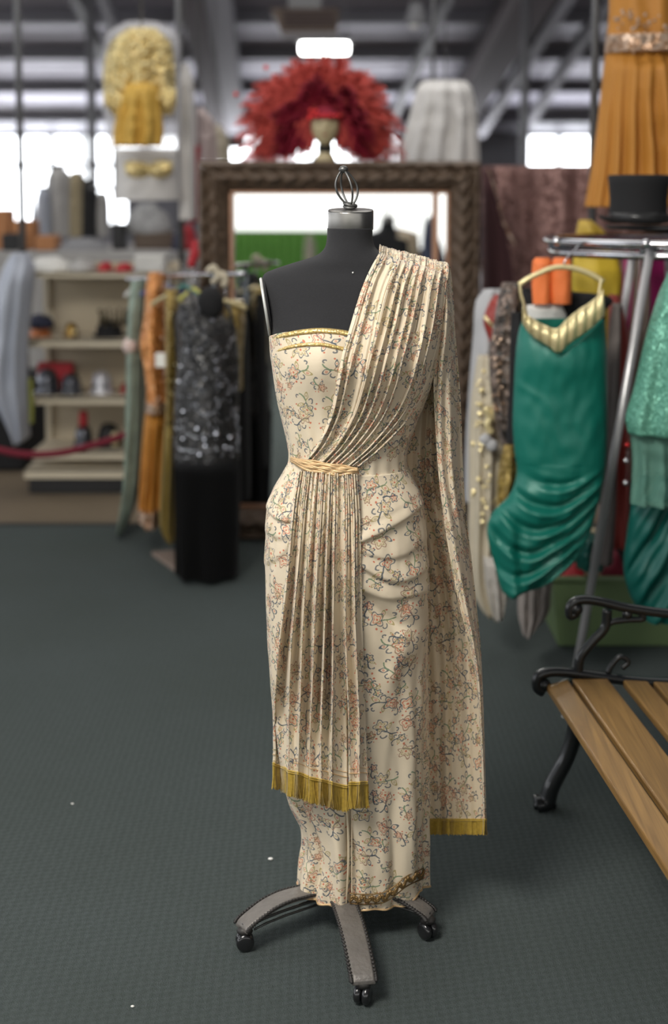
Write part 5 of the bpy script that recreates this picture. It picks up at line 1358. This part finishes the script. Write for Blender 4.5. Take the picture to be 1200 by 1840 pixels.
cloth(r_, 4.42, .06, 5, .01, seed=6).build('bodice', sequin('bronze_black_beads', (.02, .02, .018), (.30, .22, .18), 75, .8, .4, .4), t)
cloth([(560, 915, 940), (700, 912, 942), (800, 908, 940), (880, 905, 932)], 4.38, .06, 5, .01, seed=7).build('side_panel', M['blackcloth'], t)
glints(scatter([(600, 884, 905), (740, 886, 908)], 4.42, .06, 24), M['belt'], 'beads', t, .006)
t = thing('cream_tulle_gown', 'cream tulle gown with gold appliques left of the emerald gown', 'dress', P(880, 1060, 4.6))
r_ = [(640, 858, 900), (720, 846, 906), (800, 842, 910), (900, 842, 905), (1000, 842, 900), (1060, 848, 905), (1100, 868, 905)]
cloth(r_, 4.6, .09, 10, .02, seed=8).build('skirt', M['cream'], t)
glints(scatter([(660, 850, 900), (960, 846, 895)], 4.6, .1, 40), M['goldlame'], 'sequins', t, .007)
b = MB(); b.tube([P(*q, 4.48) for q in curve([(872, 732), (880, 750), (876, 765), (884, 778)], 16)], .012, 8); b.build('applique', M['goldlame'], t); b = MB(); b.tube([P(*q, 4.48) for q in curve([(888, 728), (886, 745), (880, 760)], 10)], .009, 8); b.build('applique', M['goldlame'], t)
for q in (P(872, 790, 4.47), P(884, 800, 4.47)): b = MB(); b.ball(q, .02, 6, (1, .5, 1)); b.build('applique', M['silvergown'], t)
tag(cloth([(800, 905, 925), (850, 895, 930), (900, 892, 925), (920, 890, 915)], 4.3, .04, 5, .01, seed=2).build('gold_brocade_panel', M['olivegold'], origin=P(910, 920, 4.3)), 'gold brocade panel showing under the black gown', 'cloth')
tag(cloth([(1000, 868, 905), (1050, 872, 912), (1085, 880, 908), (1108, 886, 900)], 4.5, .05, 8, .015, seed=9).build('lace_petticoat', mat('ivory_lace', (.40, .37, .33), .8, var=.3, vs=30), origin=P(890, 1108, 4.5)), 'ivory lace petticoat hanging low under the cream gown', 'petticoat')
tag(cloth([(1000, 935, 1000), (1060, 932, 990), (1100, 930, 985), (1138, 938, 950)], 4.4, .05, 10, .016, seed=10).build('grey_lace_petticoat', mat('grey_lace', (.24, .21, .19), .8, var=.3, vs=30), origin=P(950, 1138, 4.4)), 'greyish lace petticoat hanging below the emerald gown', 'petticoat')
# sea green gown at the right edge
t = thing('sea_green_gown', 'sea green sequin gown with sheer skirt at the right edge', 'dress', P(1180, 900, 4.0))
r_ = [(490, 1200, 1240), (540, 1180, 1260), (600, 1162, 1262), (700, 1138, 1262), (750, 1124, 1262), (778, 1128, 1262)]
cloth(r_, 3.95, .08, 6, .012, seed=2).build('sequin_overlay', M['tealbead'], t)
cloth([(770, 1132, 1240), (830, 1136, 1240), (905, 1132, 1240)], 3.97, .06, 10, .015, seed=3).build('sheer_skirt', M['sheergreen'], t)
t = thing('dark_teal_gown', 'dark teal ruched satin skirt below the sea green gown, at the right edge', 'dress', P(1180, 1108, 4.05))
b = MB(); g = []
DT = [(850, 1150, 1240), (900, 1136, 1245), (960, 1126, 1250), (1020, 1120, 1250), (1060, 1128, 1250), (1090, 1142, 1245), (1112, 1156, 1230)]
for i in range(121):
    row = lerp(850, 1112, i / 120); l, rr = interp(DT, row); ring = []
    for j in range(160):
        ph = 2*PI*j/160; s, co = math.sin(ph), math.cos(ph); px_ = lerp(l, rr, (s + 1) / 2); cv = (px_ - 1130) + (row - 850) * .55
        p = P(px_, row, 4.05); p.y = 4.05 - (.06 + .014 * math.sin(cv / 9 + 2 * fn(px_ / 40, row / 60)) + .007 * math.sin(cv / 4)) * co; ring.append(p)
    g.append(ring)
b.grid(g, closed=True); b.build('ruched_skirt', M['tealdark'], t)
# sage plastic tub
TY = 4.66; zt3 = P(0, 1040, TY).z; x0, x1 = P(994, 1100, TY).x, P(1290, 1100, TY).x; x0b = P(1004, 1180, TY).x
tub = thing('storage_tub', 'sage green plastic storage tub under the round rack, behind the bench', 'tub', ((x0 + x1) / 2, TY + .2, 0))
b = MB(); 
g = []
for z, ins in ((0.0, .022), (.01, .02), (zt3, 0), (zt3, .008), (.014, .028)):
    g.append([Vector((x0 + ins, TY + ins, z)), Vector((x1 - ins, TY + ins, z)), Vector((x1 - ins, TY + .42 - ins, z)), Vector((x0 + ins, TY + .42 - ins, z))])
s0 = b.grid(g, closed=True); b.cap(range(s0, s0 + 4)); b.cap(range(s0 + 16, s0 + 20)); b.build('body', M['binsage'], tub, smooth=False, bevel=.006)
b = MB(); b.tube([Vector((x0 - .005, TY - .005, zt3)), Vector((x1, TY - .005, zt3)), Vector((x1, TY + .425, zt3)), Vector((x0 - .005, TY + .425, zt3))], .011, 8, closed=True); b.build('rim', M['binsage'], tub)
zb3 = zt3 - .06
lump('red_folded_cloth', 1034, zb3, TY + .12, 60, .10, M['red'], 'dark red cloth heaped in the left of the sage tub', 'cloth', .09, 2)
lump('crimson_cloth', 1112, zb3, TY + .12, 44, .13, M['velvet'], 'crimson cloth in the sage tub right of the rack leg', 'cloth', .09, 3)
lump('gold_cloth', 1084, zb3 + .0, TY + .26, 70, .17, M['tan'], 'tan and gold cloth at the back of the sage tub', 'cloth', .1, 4)
b = MB(); c = P(1092, 1010, TY + .12); b.ball(c, .022, 12); tag(b.build('teal_bauble', mat('teal_glass_ball', (.0, .30, .22), .1, .7), origin=c), 'shiny teal glass bauble on the heap in the sage tub', 'bauble')
tag(cloth([(960, 1040, 1075), (990, 1030, 1080), (1020, 1036, 1085)], 4.6, .06, 6, .012, seed=4).build('teal_scarf', M['tealdark'], origin=P(1055, 1020, 4.6)), 'teal satin scarf lying over the left of the sage tub', 'scarf')
for k_, q in enumerate(((1127, 800), (1125, 828), (1124, 868))):
    q0 = P(1140, 470, 4.2)
    b = MB(); c = P(*q, 4.2); b.ball(c, .009, 6); b.tube([c, Vector((c.x + .03, c.y, RZ))], .001, 4); tag(b.build('hanging_jewel', M['redgem'] if k_ == 0 else M['glint'], origin=c), 'tiny red jewel hanging behind the sea green gown' if k_ == 0 else ('', 'tiny clear crystal hanging highest behind the sea green gown', 'tiny clear crystal hanging lowest behind the sea green gown')[k_], 'jewel')

# bits on the carpet
for k_, (px_, py_, lb) in enumerate(((486, 1543, 'speck of white lint on the carpet left of the skirt hem'), (1013, 1287, 'white scrap of paper on the carpet beside the bench'), (238, 1808, 'tiny white crumb on the carpet at the bottom left'), (130, 1444, 'short white thread on the carpet at the left'))):
    p = G(px_, py_, .003); b = MB(); b.ball(p, .005 if k_ < 2 else .003, 6, (1.2, 1, .5)); tag(b.build('lint', M['tag'], origin=p), lb, 'lint')

# ------------------------------------------------------------------ behind the camera, seen only in the mirror
a = VR(395, 418, 18.2); c = VR(600, 424, 18.2)
b = MB(); g = []
ga = VR(330, 414, 18.0); gb = VR(640, 425, 18.0)
zc2 = ga.z
for i in range(8):
    z = lerp(.02, ga.z, i / 7); g.append([Vector((lerp(ga.x, gb.x, u / 149), lerp(ga.y, gb.y, u / 149) + .03 * math.sin(u * .9), z)) for u in range(150)])
b.grid(g); tag(b.build('green_curtain', M['curtain'], solid=.01, origin=(ga.x, ga.y, 0)), 'lime green curtain reflected in the left half of the mirror', 'curtain')
def vcloth(rows_px, Yv, dep, nf, amp, seed=0):
    b = cloth(rows_px, Yv, dep, nf, amp, seed=seed)
    b.v = [tuple(Vector(v) - n_ * 2 * (Vector(v) - c_).dot(n_)) for v in b.v]; return b
t = tag(vcloth([(530, 460, 470), (545, 448, 484), (640, 446, 484), (745, 444, 486)], 15.0, .16, 6, .02).build('maroon_gown', M['mauvedark'] if False else mat('maroon_cloth', (.15, .008, .03), .6), origin=VR(465, 745, 15.0)), 'maroon gown reflected in the mirror left of the dress form', 'dress')
t = tag(vcloth([(640, 452, 462), (745, 450, 464)], 14.6, .05, 3, .008).build('lilac_gown', mat('lilac_satin', (.50, .44, .60), .5), origin=VR(457, 745, 14.6)), 'narrow lilac gown reflected in the mirror beside the maroon one', 'dress')
t = tag(vcloth([(520, 452, 462), (535, 440, 480), (575, 442, 480)], 15.6, .1, 5, .02, seed=3).build('pink_gown', mat('dusty_pink', (.36, .17, .22), .7), origin=VR(460, 575, 15.6)), 'dusty pink top reflected in the mirror above the maroon gown', 'top')
t = tag(vcloth([(388, 768, 776), (400, 762, 778), (460, 756, 800), (560, 750, 820)], 14.2, .12, 6, .02, seed=4).build('navy_gown', M['navy'], origin=VR(780, 560, 14.2)), 'navy gown reflected in the right of the mirror', 'dress')
t = tag(vcloth([(440, 676, 700), (450, 660, 770), (520, 650, 790)], 15.0, .2, 7, .02, seed=5).build('wine_gown', M['mauvedark'], origin=VR(720, 520, 15.0)), 'wine dark gown reflected behind the form in the mirror', 'dress')
t = tag(vcloth([(420, 552, 560), (440, 548, 566), (470, 546, 568)], 15.5, .1, 4, .02, seed=6).build('cream_jacket', M['cream'], origin=VR(557, 470, 15.5)), 'cream jacket reflected against the green curtain', 'jacket')
c = VR(422, 528, 14.3); b = MB(); b.ball(c, .035, 10, (.8, .8, 1.3)); tag(b.build('blue_bulb', M['blueglow'], origin=c), 'glowing blue bulb reflected at the left edge of the mirror', 'light')
t = tag(vcloth([(500, 414, 425), (560, 412, 445), (640, 412, 446)], 15.4, .12, 6, .02, seed=7).build('floral_gown', M['lace'], origin=VR(430, 640, 15.4)), 'grey-green gown reflected at the lower left of the mirror', 'dress')
